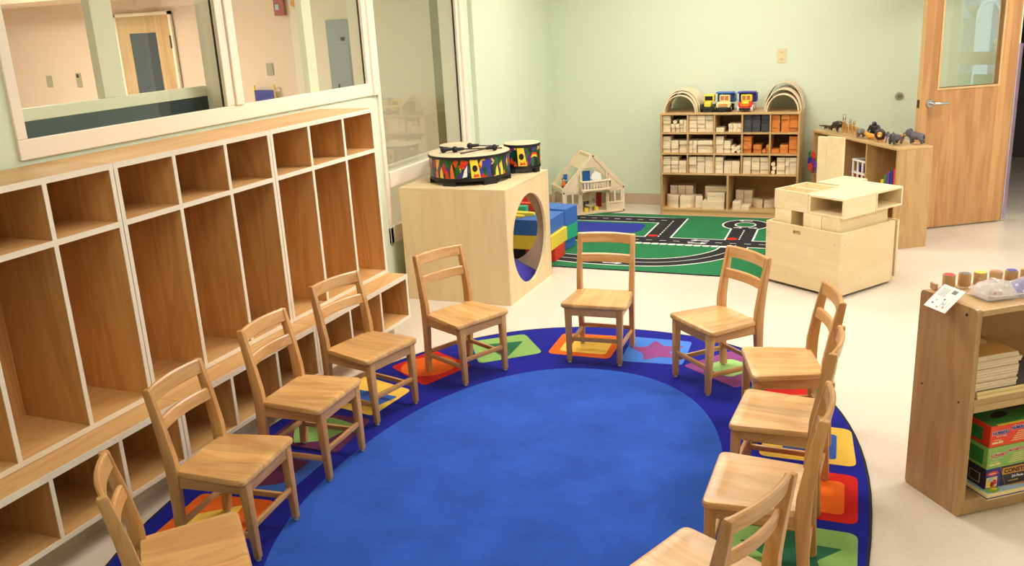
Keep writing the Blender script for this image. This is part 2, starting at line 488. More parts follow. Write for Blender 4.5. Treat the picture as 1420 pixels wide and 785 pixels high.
def tag(o, label, cat, group=None, kind=None):
    o['label'] = label
    o['category'] = cat
    if group: o['group'] = group
    if kind: o['kind'] = kind
    return o

def thing(name, label, cat, loc=(0, 0, 0), rz=0.0, group=None):
    o = bpy.data.objects.new(name, None)
    o.empty_display_size = 0.05
    COL.objects.link(o)
    o.location = loc
    o.rotation_euler = (0, 0, rz)
    return tag(o, label, cat, group)

def struct(name, g, mat, parent=None, smooth=False):
    o = obj(name, g, mat, parent, smooth)
    if parent is None:
        o['kind'] = 'structure'
    return o

def sroot(name, loc=(0, 0, 0), rz=0.0):
    o = bpy.data.objects.new(name, None)
    o.empty_display_size = 0.05
    COL.objects.link(o)
    o.location = loc
    o.rotation_euler = (0, 0, rz)
    o['kind'] = 'structure'
    return o

def dup(root, loc, rz, label, group=None):
    r = root.copy(); COL.objects.link(r)
    r.location = loc; r.rotation_euler = (0, 0, rz); r['label'] = label
    if group: r['group'] = group
    for ch in list(root.children):
        c = ch.copy(); COL.objects.link(c); c.parent = r
        for gch in list(ch.children):
            d = gch.copy(); COL.objects.link(d); d.parent = c
    return r

def bx(*a, **k):
    return G().box(*a, **k)

def rpoly(pts, r=0.02, n=5):
    """round the corners of a polygon"""
    out = []
    m = len(pts)
    for i in range(m):
        p, a, b = Vector(pts[i]).to_2d(), Vector(pts[i - 1]).to_2d(), Vector(pts[(i + 1) % m]).to_2d()
        rr = min(r, (a - p).length * 0.45, (b - p).length * 0.45)
        p0 = p + (a - p).normalized() * rr
        p1 = p + (b - p).normalized() * rr
        for k in range(n + 1):
            t = k / n
            out.append(tuple(p0 * (1 - t) ** 2 + p * 2 * t * (1 - t) + p1 * t * t))
    return out

def text(name, body, size, mat, parent, mtx, extrude=0.0004, sx=1.0, bold=0.0):
    cu = bpy.data.curves.new(name, 'FONT')
    cu.body = body
    cu.size = size
    cu.extrude = extrude
    cu.offset = bold
    cu.align_x = 'LEFT'
    tmp = bpy.data.objects.new(name, cu)
    COL.objects.link(tmp)
    me = bpy.data.meshes.new_from_object(tmp.evaluated_get(bpy.context.evaluated_depsgraph_get()))
    COL.objects.unlink(tmp)
    bpy.data.objects.remove(tmp)
    me.name = name
    me.materials.clear()
    me.transform(Matrix.Diagonal((sx, 1, 1, 1)))
    return obj(name, me, mat, parent, mtx=mtx)

def frame_on(origin, xdir, ydir):
    x = Vector(xdir).normalized(); y = Vector(ydir).normalized(); z = x.cross(y)
    m = Matrix((x, y, z)).transposed().to_4x4()
    m.translation = Vector(origin)
    return m

# ------------------------------------------------------------------ room shell
WX = -3.03          # face of the left wall
BY = 8.16           # face of the back wall
RX, FY = 4.6, -1.6  # right wall, wall behind the camera
WT = 0.13           # wall thickness

struct('floor', bx(-12.5, RX + 0.2, FY - 0.2, 12.2, -0.1, 0.0), 'floor')
struct('ceiling', bx(WX - WT, RX + 0.2, FY - 0.2, BY + 0.12, CEIL, CEIL + 0.1), 'ceil')

# left wall round the two interior windows
WIN_Z0, WIN_Z1 = 1.36, 2.35
g = G()
x0, x1 = WX - WT, WX
g.box(x0, x1, FY, 2.41, 0, CEIL)                  # before the big window
g.box(x0, x1, 2.41, 4.99, 0, WIN_Z0)              # under it
g.box(x0, x1, 2.41, 4.99, WIN_Z1, CEIL)           # over it
g.box(x0, x1, 4.99, 6.23, 0, 0.42)                # under the tall window
g.box(x0, x1, 4.99, 6.23, WIN_Z1, CEIL)
g.box(x0, x1, 6.23, BY, 0, CEIL)
struct('wall_left', g, 'wall')
struct('wall_left_pilaster', bx(WX, WX + 0.035, 6.40, 7.14, 0.0, CEIL), 'wall')
# back wall with the doorway on its right
g = G()
g.box(WX - WT, 0.80, BY, BY + 0.14, 0, CEIL)
g.box(1.84, RX, BY, BY + 0.14, 0, CEIL)
g.box(0.80, 1.84, BY, BY + 0.14, 2.12, CEIL)
struct('wall_back', g, 'wall')
# right wall with a window (seen only mirrored in the door pane)
g = G()
g.box(RX, RX + 0.14, FY, 6.26, 0, CEIL)
g.box(RX, RX + 0.14, 7.5, BY, 0, CEIL)
g.box(RX, RX + 0.14, 6.26, 7.5, 0, 0.66)
g.box(RX, RX + 0.14, 6.26, 7.5, 2.2, CEIL)
struct('wall_right', g, 'wall')
struct('wall_front', bx(WX - WT, RX, FY - 0.14, FY, 0, CEIL), 'wall')
# hallway behind the doorway
g = G()
g.box(0.3, 3.0, 11.2, 11.3, 0, CEIL)
g.box(0.2, 0.3, BY + 0.14, 11.3, 0, CEIL)
g.box(3.0, 3.1, BY + 0.14, 11.3, 0, CEIL)
g.box(0.2, 3.1, BY + 0.14, 11.3, CEIL, CEIL + 0.1)
struct('wall_hallway', g, plain('hallway_grey_paint', srgb(84, 80, 78), 0.6, 0.3))
g = G()
g.box(0.80, 0.84, BY - 0.02, BY + 0.16, 0, 2.12); g.box(1.79, 1.84, BY - 0.02, BY + 0.16, 0, 2.12); g.box(0.84, 1.79, BY - 0.02, BY + 0.16, 2.07, 2.12)
struct('trim_1', g, 'frame_grey')
# vinyl bases
struct('baseboard_back', bx(WX + 0.006, 0.80, BY - 0.008, BY, 0, 0.105), 'base')
g = G()
g.box(WX, WX + 0.008, 4.36, 6.40, 0, 0.105); g.box(WX, WX + 0.008, 7.14, BY, 0, 0.105); g.box(WX + 0.035, WX + 0.043, 6.40, 7.14, 0, 0.105)
struct('baseboard_left', g, 'base')

# neighbouring room seen through the left windows
NX, NY = -12.3, 8.2
g = G()
g.box(NX, -5.95, NY, NY + 0.1, 0, CEIL + 0.1); g.box(NX - 0.1, NX, FY, NY, 0, CEIL + 0.1); g.box(NX, WX - WT, FY - 0.1, FY, 0, CEIL + 0.1)
struct('wall_neighbour', g, 'peach')
struct('wall_neighbour_pale', bx(-5.95, WX - WT, NY, NY + 0.1, 0, CEIL + 0.1), 'offwhite')
struct('ceiling_neighbour', bx(NX, WX - WT, FY, NY, CEIL + 0.1, CEIL + 0.2), 'ceil')
struct('trim_2', bx(NX, -7.6, 7.2, NY, 2.17, 2.45), 'peach')

# window 1: wide cream frame, two panes, thick reveal, second frame on the far face
w1 = sroot('window_1')
XF = WX + 0.014
def fr(name, g, mat='trim', par=None):
    return obj(name, g, mat, par)
fr('sill', bx(WX - 0.005, XF, 2.39, 4.985, 1.336, 1.412, bev=0.004), 'trim', w1)
fr('jamb', bx(WX - 0.005, XF, 2.39, 2.437, 1.412, 2.38, bev=0.004), 'trim', w1)
g = G(); g.box(WX - 0.005, XF, 3.575, 3.632, 1.412, 2.38, bev=0.004); g.box(WX - 0.005, XF + 0.012, 3.632, 3.69, 1.412, 2.38, bev=0.004)
fr('mullion', g, 'trim', w1)
g = G(); g.box(WX - 0.005, XF, 4.88, 4.925, 1.412, 2.38, bev=0.003); g.box(WX - 0.005, XF + 0.014, 4.925, 4.985, 1.336, 2.38, bev=0.004)
fr('jamb', g, 'trim', w1)
fr('head', bx(WX - 0.005, XF, 2.39, 4.985, 2.30, 2.38, bev=0.004), 'trim', w1)
for ya, yb in ((2.437, 3.575), (3.69, 4.88)):
    fr('pane', bx(WX - 0.012, WX - 0.006, ya, yb, 1.412, 2.30), 'glass', w1)
    g = G(); g.box(WX - 0.014, WX - 0.0055, yb - 0.006, yb - 0.0005, 1.412, 2.3); fr('gasket', g, 'darkline', w1)
g = G()
g.box(WX - 0.13, WX - 0.015, 3.605, 3.66, 1.36, 2.35)      # posts inside the wall
g.box(WX - 0.13, WX - 0.015, 4.945, 5.00, 0.42, 2.35)
fr('reveal', g, 'frame_grey', w1)
XB = WX - 0.135
fr('rail', bx(XB - 0.05, XB - 0.005, 2.41, 3.64, 1.462, 1.512, bev=0.003), 'frame_grey', w1)
fr('mullion', bx(XB - 0.05, XB - 0.005, 2.98, 3.10, 1.512, 2.35, bev=0.003), 'frame_grey', w1)
fr('mullion', bx(XB - 0.05, XB - 0.005, 4.49, 4.58, 1.36, 2.35, bev=0.003), 'frame_grey', w1)
fr('lower_panel', bx(XB - 0.03, XB - 0.015, 2.41, 3.64, 1.36, 1.462), 'slate', w1)

# window 2: tall window down to knee height
w2 = sroot('window_2')
g = G(); g.box(WX - 0.005, XF, 4.985, 5.022, 0.365, 2.38, bev=0.004)
fr('jamb', g, 'trim', w2)
fr('transom', bx(WX - 0.005, XF + 0.012, 5.022, 6.20, 0.735, 0.835, bev=0.005), 'trim', w2)
fr('sill', bx(WX - 0.005, XF, 4.985, 6.26, 0.365, 0.475, bev=0.004), 'trim', w2)
fr('head', bx(WX - 0.005, XF, 4.985, 6.26, 2.30, 2.38, bev=0.004), 'trim', w2)
g = G(); g.box(WX - 0.005, XF, 6.165, 6.205, 0.475, 2.38, bev=0.003); g.box(WX - 0.005, XF + 0.016, 6.205, 6.26, 0.365, 2.38, bev=0.004)
fr('jamb', g, 'trim', w2)
fr('gasket', bx(WX - 0.014, WX - 0.0055, 6.157, 6.1645, 0.475, 2.30), 'darkline', w2)
fr('pane', bx(WX - 0.012, WX - 0.006, 5.022, 6.16, 0.835, 2.30), 'glass2', w2)
fr('pane', bx(WX - 0.012, WX - 0.006, 5.022, 6.16, 0.475, 0.735), 'glass2', w2)
fr('post', bx(WX - 0.13, WX - 0.015, 6.165, 6.23, 0.42, 2.35), 'frame_grey', w2)
fr('gap_strip', bx(WX - 0.20, WX - 0.131, 6.165, 6.25, 0.42, 2.35), 'olive', w2)
fr('far_transom', bx(XB - 0.05, XB - 0.005, 5.0, 6.2, 0.74, 0.83), 'frame_grey', w2)

# window 3 on the right wall, mirrored in the glass of the door
w3 = sroot('window_3')
gfr = 'frame_grey2'
M[gfr] = plain('sage_window_frame', srgb(190, 196, 160), 0.5, 0.4)
for g_ in (bx(RX - 0.02, RX + 0.05, 6.20, 6.30, 0.62, 2.24), bx(RX - 0.02, RX + 0.05, 7.46, 7.56, 0.62, 2.24)):
    fr('jamb', g_, gfr, w3)
fr('rail', bx(RX - 0.02, RX + 0.05, 6.30, 7.46, 0.945, 1.09), gfr, w3)
fr('sill', bx(RX - 0.02, RX + 0.05, 6.30, 7.46, 0.62, 0.70), gfr, w3)
fr('head', bx(RX - 0.02, RX + 0.05, 6.30, 7.46, 2.18, 2.24), gfr, w3)
fr('pane', bx(RX + 0.06, RX + 0.064, 6.26, 7.5, 0.66, 2.2), glass('outer_glass', (0.95, 0.97, 0.97, 1), 1.4), w3)
struct('ground', bx(RX + 0.2, 30, -8, 24, -0.3, -0.2), plain('outdoor_grass', srgb(96, 120, 70), 0.9, 0.1, noise=0.2, nscale=2))

# ------------------------------------------------------------------ door standing open on the right
dr = sroot('door_1', (0.82, 7.94, 0), math.radians(34.53))
# local x runs from the hinge (0) back to the free edge (-0.81); the room sees the -y face
DW, DT, DH = 0.81, 0.045, 2.08
g = G()
ga, gb, gz0, gz1 = -0.667, -0.165, 1.083, 1.93
g.box(-DW, ga, 0, DT, 0.012, DH); g.box(gb, -0.012, 0, DT, 0.012, DH)
g.box(ga, gb, 0, DT, 0.012, gz0); g.box(ga, gb, 0, DT, gz1, DH)
obj('door_leaf', g, 'door', dr)
obj('edge_strip', bx(-DW - 0.002, -DW, 0.001, DT - 0.001, 0.012, DH), 'bead', dr)
g = G()
bw = 0.016
g.box(ga - bw, ga, -0.006, DT + 0.006, gz0 - bw, gz1 + bw); g.box(gb, gb + bw, -0.006, DT + 0.006, gz0 - bw, gz1 + bw)
g.box(ga, gb, -0.006, DT + 0.006, gz0 - bw, gz0); g.box(ga, gb, -0.006, DT + 0.006, gz1, gz1 + bw)
obj('glazing_bead', g, 'bead', dr)
obj('pane', bx(ga, gb, 0.019, 0.025, gz0, gz1), 'doorglass', dr)
hd = obj('handle', G().cyl((-0.735, 0.0, 0.975), (-0.735, -0.012, 0.975), 0.033, 0.030, 28), 'steel', dr, True)
obj('lever', G().tube([(-0.735, -0.012, 0.975), (-0.735, -0.045, 0.975), (-0.722, -0.055, 0.975), (-0.66, -0.056, 0.974), (-0.607, -0.052, 0.972)], [0.011, 0.011, 0.011, 0.010, 0.008], 12), 'steel', hd, True)
obj('latch_plate', bx(-DW - 0.005, -DW - 0.002, 0.010, 0.036, 0.945, 1.005), 'hinge', dr)
obj('hinge_guard', bx(-0.020, 0.0, -0.004, 0.012, 0.02, 1.37), 'guard', dr)
obj('hinge_guard', bx(0.004, 0.030, 0.006, 0.010, 0.02, 1.37), 'guard', dr)
obj('hinge_edge', bx(-0.012, -0.008, 0.0, DT, 0.012, DH), 'white', dr)
obj('hinge', G().cyl((0.003, 0.03, 0.16), (0.003, 0.03, 0.27), 0.008), 'steel', dr, True)

# door stop, outlets and switch plates
t = thing('door_stop', 'small round rubber-tipped wall bumper left of the open wooden door', 'door stop', (0.004, BY, 0.972))
obj('base_ring', G().cyl((0, 0, 0), (0, -0.014, 0), 0.034, 0.028, 24), 'steel', t, True)
obj('bumper', G().cyl((0, -0.014, 0), (0, -0.026, 0), 0.017, 0.013, 20), 'p_grey', t, True)
def plate(name, label, cat, loc, rz, kind, w=0.075, h=0.118):
    t = thing(name, label, cat, loc, rz)
    obj('cover_plate', bx(-w / 2, w / 2, -0.006, 0, -h / 2, h / 2, bev=0.002), 'ivory', t)
    if kind == 'outlet':
        for dz in (-0.027, 0.027):
            s = obj('socket', bx(-0.017, 0.017, -0.009, -0.006, dz - 0.014, dz + 0.014), 'ivory', t)
            obj('slot', G().box(-0.009, -0.006, -0.0095, -0.009, dz - 0.006, dz + 0.006).box(0.006, 0.009, -0.0095, -0.009, dz - 0.006, dz + 0.006), 'p_dkbrown', s)
    else:
        obj('toggle', bx(-0.005, 0.005, -0.018, -0.006, -0.012, 0.012), 'ivory', t)
    return t
plate('wall_outlet', 'ivory double outlet on the green wall above the block shelf', 'outlet', (-0.942, BY, 1.325), 0, 'outlet')
plate('light_switch', 'narrow ivory outlet plate on the green wall past the tall window', 'outlet', (WX + 0.0, 7.175, 1.345), math.radians(90), 'outlet')
# ------------------------------------------------------------------ coat lockers with bench
LX0, LX1, BXF = -3.012, -2.672, -2.545      # back, locker front, bench front
LT = 0.018
def locker(y0, y1, label):
    t = thing('coat_locker', label, 'locker', (0, y0, 0), 0, 'coat lockers along the window wall')
    W = y1 - y0
    def panel(name, a, band, mat):
        p = obj(name, bx(*a), mat, t)
        b = bx(*band)
        obj('edge_band', b, 'band', p)
        return p
    zt, zb = 1.318, 0.397
    # cabinet over the bench
    panel('top', (LX0, LX1, 0, W, zt - 0.022, zt), (LX1, LX1 + 0.003, 0, W, zt - 0.022, zt), 'oak_y')
    panel('base_shelf', (LX0, LX1, 0, W, zb - 0.021, zb), (LX1, LX1 + 0.003, 0, W, zb - 0.020, zb), 'oak_y')
    panel('cubby_shelf', (LX0 + 0.01, LX1, LT, W - LT, 1.078, 1.099), (LX1, LX1 + 0.003, LT, W - LT, 1.078, 1.099), 'oak_y')
    for ya in (0.001, W - LT - 0.001):
        panel('side_panel', (LX0, LX1, ya, ya + LT, zb, zt - 0.022), (LX1, LX1 + 0.003, ya, ya + LT, zb, zt - 0.022), 'oak_z')
    for k in (1, 2):
        yc = W * k / 3
        panel('divider', (LX0 + 0.01, LX1, yc - 0.008, yc + 0.008, 1.099, zt - 0.022), (LX1, LX1 + 0.003, yc - 0.009, yc + 0.009, 1.099, zt - 0.022), 'oak_z')
        panel('divider', (LX0 + 0.01, LX1, yc - 0.008, yc + 0.008, zb, 1.078), (LX1, LX1 + 0.003, yc - 0.009, yc + 0.009, zb, 1.078), 'oak_z')
    obj('back_panel', bx(LX0, LX0 + 0.009, LT, W - LT, zb, zt - 0.022), 'oak_z', t)
    # bench
    panel('bench_top', (LX0, BXF, 0, W, 0.353, 0.375), (BXF, BXF + 0.004, 0, W, 0.351, 0.376), 'oak_y')
    panel('bench_bottom', (LX0, BXF, 0, W, 0.112, 0.131), (BXF, BXF + 0.004, 0, W, 0.112, 0.131), 'oak_y')
    for ya in (0.001, W - LT - 0.001):
        panel('bench_side', (LX0, BXF, ya, ya + LT, 0.131, 0.351), (BXF, BXF + 0.003, ya, ya + LT, 0.131, 0.351), 'oak_z')
    for k in (1, 2):
        yc = W * k / 3
        panel('bench_divider', (LX0 + 0.01, BXF, yc - 0.008, yc + 0.008, 0.131, 0.351), (BXF, BXF + 0.003, yc - 0.008, yc + 0.008, 0.131, 0.351), 'oak_z')
    obj('bench_back', bx(LX0, LX0 + 0.009, LT, W - LT, 0.131, 0.351), 'oak_z', t)
    obj('toe_kick', bx(LX0, -2.66, 0.004, W - 0.004, 0.0, 0.112), 'base', t)
locker(1.570, 2.486, 'oak coat locker nearest the camera, cut by the left edge of the photo')
locker(2.488, 3.420, 'middle oak coat locker of the three under the window')
locker(3.422, 4.335, 'oak coat locker farthest from the camera, beside the tall window')

# ------------------------------------------------------------------ chairs
def make_chair(label):
    t = thing('classroom_chair', label, 'chair', (0, 0, 0), 0, 'oak chairs in a ring on the oval rug')
    for s in (-1, 1):
        l = obj('leg', G().beam((s * 0.136, 0.128, 0.307), (s * 0.133, 0.138, 0.008), 0.036, 0.036, 0.025, 0.025, bev=0.006), 'ch_z', t, True)
        obj('glide', G().cyl((s * 0.133, 0.138, 0.0), (s * 0.133, 0.138, 0.0095), 0.011, 0.0085, 12), 'glide', l, True)
        # rear leg and back post in one swept piece
        g = G()
        path = [(-0.156, 0.008, 0.026, 0.030), (-0.145, 0.17, 0.027, 0.036), (-0.140, 0.30, 0.027, 0.046), (-0.143, 0.37, 0.026, 0.045), (-0.160, 0.48, 0.024, 0.038), (-0.185, 0.606, 0.022, 0.029), (-0.1865, 0.614, 0.0215, 0.0275), (-0.187, 0.6185, 0.018, 0.023), (-0.187, 0.620, 0.011, 0.014)]
        v = []; f = []
        for i, (y, z, w, d) in enumerate(path):
            xo = s * (0.139 + 0.005 * min(1, z / 0.5))
            c = 0.2
            for (px, py) in ((-1, -1 + c), (-1 + c, -1), (1 - c, -1), (1, -1 + c), (1, 1 - c), (1 - c, 1), (-1 + c, 1), (-1, 1 - c)):
                v.append((xo + px * w / 2, y + py * d / 2, z))
        for i in range(len(path) - 1):
            for k in range(8):
                k2 = (k + 1) % 8
                f.append((i * 8 + k, i * 8 + k2, (i + 1) * 8 + k2, (i + 1) * 8 + k))
        f.append(tuple(range(7, -1, -1))); f.append(tuple((len(path) - 1) * 8 + k for k in range(8)))
        g.add(v, f)
        l = obj('back_leg', g, 'ch_z', t, True)
        obj('glide', G().cyl((s * 0.139, -0.156, 0.0), (s * 0.139, -0.156, 0.0095), 0.011, 0.0085, 12), 'glide', l, True)
    # seat: tapered, rounded corners, dished top
    out = []
    a, b2, yf, yb = 0.176, 0.150, 0.152, -0.138
    ring = rpoly([(-b2, yb), (b2, yb), (a, yf), (-a, yf)], 0.030, 6)
    ring = [p for p in ring]
    g = G()
    n = len(ring)
    v = []; f = []
    levels = [(0.965, 0.2985, 0), (1.0, 0.3045, 0), (1.0, 0.3165, 0), (0.975, 0.3225, 0), (0.90, 0.3215, 1), (0.7, 0.3185, 1), (0.4, 0.3175, 1)]
    for sc, z, d in levels:
        for p in ring:
            v.append((p[0] * sc, 0.007 + (p[1] - 0.007) * sc, z + (0.004 * max(0, p[1] * sc) / 0.15 if d else 0)))
    for i in range(len(levels) - 1):
        for k in range(n):
            k2 = (k + 1) % n
            f.append((i * n + k, i * n + k2, (i + 1) * n + k2, (i + 1) * n + k))
    f.append(tuple(range(n - 1, -1, -1))); f.append(tuple((len(levels) - 1) * n + k for k in range(n)))
    g.add(v, f)
    obj('seat', g, 'ch_seat', t, True)
    # aprons and stretchers
    obj('apron', G().beam((-0.122, 0.133, 0.279), (0.122, 0.133, 0.279), 0.042, 0.018, up=(0, 1, 0), bev=0.002), 'ch_x', t)
    obj('apron', G().beam((-0.122, -0.138, 0.279), (0.122, -0.138, 0.279), 0.042, 0.018, up=(0, 1, 0), bev=0.002), 'ch_x', t)
    for s in (-1, 1):
        obj('apron', G().beam((s * 0.139, -0.124, 0.279), (s * 0.139, 0.115, 0.279), 0.042, 0.018, up=(1, 0, 0), bev=0.002), 'ch_y', t)
        obj('stretcher', G().beam((s * 0.138, -0.145, 0.095), (s * 0.134, 0.130, 0.095), 0.022, 0.015, up=(1, 0, 0), bev=0.004), 'ch_y', t, True)
    obj('stretcher', G().beam((-0.125, 0.135, 0.130), (0.125, 0.135, 0.130), 0.022, 0.015, bev=0.004), 'ch_x', t, True)
    obj('stretcher', G().beam((-0.13, -0.149, 0.110), (0.13, -0.149, 0.110), 0.022, 0.015, bev=0.004), 'ch_x', t, True)
    # two bowed back rails
    for zc, hh, yo, bow in ((0.5935, 0.053, -0.184, 0.021), (0.490, 0.045, -0.165, 0.019)):
        g = G()
        v = []; f = []
        nn = 13; th = 0.017
        for i in range(nn):
            u = -1 + 2 * i / (nn - 1)
            x = u * (0.152 if zc > 0.55 else 0.135)
            y = yo - bow * (1 - u * u) + 0.008
            arch = 0.003 * (1 - u * u) if zc > 0.55 else 0
            lean = 0.19
            prof = [(-th / 2, -hh / 2 + .003), (-th / 2 + .003, -hh / 2), (th / 2 - .003, -hh / 2), (th / 2, -hh / 2 + .003), (th / 2, hh / 2 - .005), (th / 2 - .005, hh / 2), (-th / 2 + .005, hh / 2), (-th / 2, hh / 2 - .005)]
            for py, pz in prof:
                v.append((x, y + py - lean * pz, zc + pz + arch))
        for i in range(nn - 1):
            for k in range(8):
                k2 = (k + 1) % 8
                f.append((i * 8 + k, i * 8 + k2, (i + 1) * 8 + k2, (i + 1) * 8 + k))
        f.append(tuple(range(7, -1, -1))); f.append(tuple((nn - 1) * 8 + k for k in range(8)))
        g.add(v, f)
        obj('top_rail' if zc > 0.55 else 'lower_rail', g, 'ch_x', t, True)
    return t

RUGZ = 0.010
CH = [(-2.203, 3.355, 257.4, 'oak chair in front of the farthest locker, second from the play cube'),
      (-2.157, 2.810, 272.7, 'oak chair in front of the middle locker, third from the play cube'),
      (-2.088, 2.242, 277.2, 'oak chair before the near locker, over the orange rug panel with yellow shape'),
      (-1.800, 1.712, 315.6, 'oak chair cut off by the lower left corner of the photo'),
      (-1.970, 3.899, 245.1, 'oak chair standing just in front of the wooden play cube'),
      (-1.379, 4.301, 183.7, 'oak chair at the far end of the oval rug, facing the camera squarely'),
      (-0.742, 4.117, 136.8, 'oak chair right of the camera-facing chair, just left of the block bin'),
      (-0.371, 3.634, 106.7, 'oak chair in the right-hand row, farthest back, close to the block bin'),
      (-0.329, 3.133, 88.2, 'second oak chair of the right-hand row, over the yellow rug panel'),
      (-0.323, 2.591, 90.8, 'third oak chair of the right-hand row, by the red and green rug panels'),
      (-0.416, 2.060, 67.8, 'oak chair nearest the camera on the right, cut by the bottom edge')]
first = make_chair(CH[0][3])
first.location = (CH[0][0], CH[0][1], RUGZ); first.rotation_euler = (0, 0, math.radians(CH[0][2]))
for x, y, r, lab in CH[1:]:
    dup(first, (x, y, RUGZ), math.radians(r), lab)

# ------------------------------------------------------------------ oval rug with shape panels
RC = (-1.285, 2.90); RA, RB, RN = 1.295, 1.84, 2.28
def oval(a, b, n, c=RC, k=96):
    o = []
    for i in range(k):
        t = 2 * PI * i / k
        ct, st = math.cos(t), math.sin(t)
        o.append((c[0] + a * math.copysign(abs(ct) ** (2 / n), ct), c[1] + b * math.copysign(abs(st) ** (2 / n), st)))
    return o
rug = thing('oval_rug', 'large oval blue rug with bright shape panels round its border, under the chairs', 'rug', (0, 0, 0))
obj('binding', G().prism(oval(RA, RB, RN), 0.0005, 0.0075), 'rug_black', rug)
obj('border', G().prism(oval(RA - 0.011, RB - 0.011, RN), 0.001, 0.0085), 'rug_navy', rug)
obj('field', G().prism(oval(0.765, 1.215, 2.15, (-1.285, 2.885)), 0.001, 0.0092), 'rug_blue', rug)
def panel(pts, mat, inner=None, imat=None, r=0.05, ir=0.03, lab=None):
    p = obj('shape_panel', G().prism(rpoly(pts, r), 0.001, 0.0094), 'c_' + mat, rug)
    if inner:
        s = obj('shape_inlay', G().prism(rpoly(inner, ir) if ir else inner, 0.001, 0.0100), 'c_' + imat, p)
def ell(cx, cy, a, b, rot=0, k=28):
    return [(cx + a * math.cos(t) * math.cos(rot) - b * math.sin(t) * math.sin(rot), cy + a * math.cos(t) * math.sin(rot) + b * math.sin(t) * math.cos(rot)) for t in [2 * PI * i / k for i in range(k)]]
def star(cx, cy, ro, ri, n, rot=0):
    return [(cx + (ro if i % 2 == 0 else ri) * math.cos(rot + PI * i / n), cy + (ro if i % 2 == 0 else ri) * math.sin(rot + PI * i / n)) for i in range(2 * n)]
panel([(-1.685, 4.570), (-1.335, 4.602), (-1.316, 4.25), (-1.665, 4.245)], 'orange', [(-1.631, 4.520), (-1.375, 4.538), (-1.355, 4.305), (-1.615, 4.295)], 'yellow', 0.04, 0.03)
panel([(-2.150, 4.305), (-1.896, 4.500), (-1.69, 4.246), (-1.962, 4.007)], 'green', [(-2.073, 4.265), (-1.861, 4.385), (-1.850, 4.120)], 'dkgreen', 0.04, 0.01)
panel([(-2.293, 4.129), (-1.987, 3.975), (-2.105, 3.662), (-2.401, 3.841)], 'red', ell(-2.207, 3.905, 0.150, 0.135, 0.9), 'orange', 0.03, 0)
panel([(-2.470, 3.690), (-2.140, 3.593), (-2.172, 3.271), (-2.490, 3.330)], 'yellow', [(-2.420, 3.526), (-2.165, 3.500), (-2.215, 3.360), (-2.400, 3.370)], 'midblue', 0.03, 0.015)
panel([(-2.515, 3.225), (-2.153, 3.237), (-2.123, 2.900), (-2.500, 2.900)], 'maroon', [(-2.465, 3.072), (-2.352, 3.203), (-2.193, 3.165), (-2.238, 2.985), (-2.365, 2.922)], 'green', 0.03, 0.02)
panel([(-2.510, 2.850), (-2.130, 2.850), (-2.120, 2.520), (-2.500, 2.490)], 'midblue', [(-2.470, 2.80), (-2.190, 2.800), (-2.190, 2.60), (-2.300, 2.54), (-2.46, 2.60)], 'maroon', 0.03, 0.02)
panel([(-2.455, 2.440), (-2.130, 2.480), (-2.095, 2.200), (-2.410, 2.080)], 'orange', [(-2.385, 2.285), (-2.230, 2.415), (-2.18, 2.23), (-2.330, 2.17)], 'yellow', 0.03, 0.01)
panel([(-1.285, 4.610), (-0.955, 4.612), (-0.934, 4.265), (-1.256, 4.240)], 'ltblue', [(-1.262, 4.454), (-1.172, 4.470), (-1.150, 4.580), (-1.085, 4.505), (-0.980, 4.533), (-1.040, 4.43), (-0.985, 4.350), (-1.075, 4.345), (-1.140, 4.282), (-1.169, 4.372)], 'purple', 0.03, 0.012)
panel([(-0.930, 4.260), (-0.729, 4.530), (-0.450, 4.345), (-0.630, 4.045)], 'purple', [(-0.845, 4.275), (-0.716, 4.415), (-0.560, 4.330), (-0.680, 4.165)], 'lime', 0.03, 0.03)
panel([(-0.610, 4.020), (-0.400, 4.275), (-0.175, 4.040), (-0.430, 3.800)], 'rgreen', ell(-0.395, 4.035, 0.13, 0.10, 0.7), 'red', 0.03, 0)
panel([(-0.425, 3.735), (-0.097, 3.735), (-0.060, 3.400), (-0.435, 3.392)], 'yellow', [(-0.350, 3.665), (-0.150, 3.665), (-0.138, 3.440), (-0.350, 3.440)], 'midblue', 0.04, 0.02)
panel([(-0.430, 3.330), (-0.053, 3.325), (-0.037, 2.970), (-0.430, 2.965)], 'red', [(-0.360, 3.262), (-0.097, 3.262), (-0.085, 3.020), (-0.360, 3.020)], 'orange', 0.04, 0.03)
panel([(-0.430, 2.905), (-0.034, 2.912), (-0.022, 2.545), (-0.430, 2.545)], 'green', star(-0.235, 2.725, 0.175, 0.085, 5, 0.45), 'dkgreen', 0.04, 0.008)
panel([(-0.440, 2.485), (-0.035, 2.485), (-0.060, 2.120), (-0.470, 2.140)], 'ltblue', ell(-0.245, 2.31, 0.13, 0.11), 'yellow', 0.04, 0)
panel([(-0.475, 2.085), (-0.075, 2.060), (-0.175, 1.720), (-0.540, 1.820)], 'orange', star(-0.31, 1.93, 0.13, 0.09, 4), 'red', 0.04, 0.01)
panel([(-2.395, 2.020), (-2.080, 2.140), (-2.020, 1.810), (-2.270, 1.660)], 'green', ell(-2.19, 1.91, 0.11, 0.10), 'dkgreen', 0.04, 0)

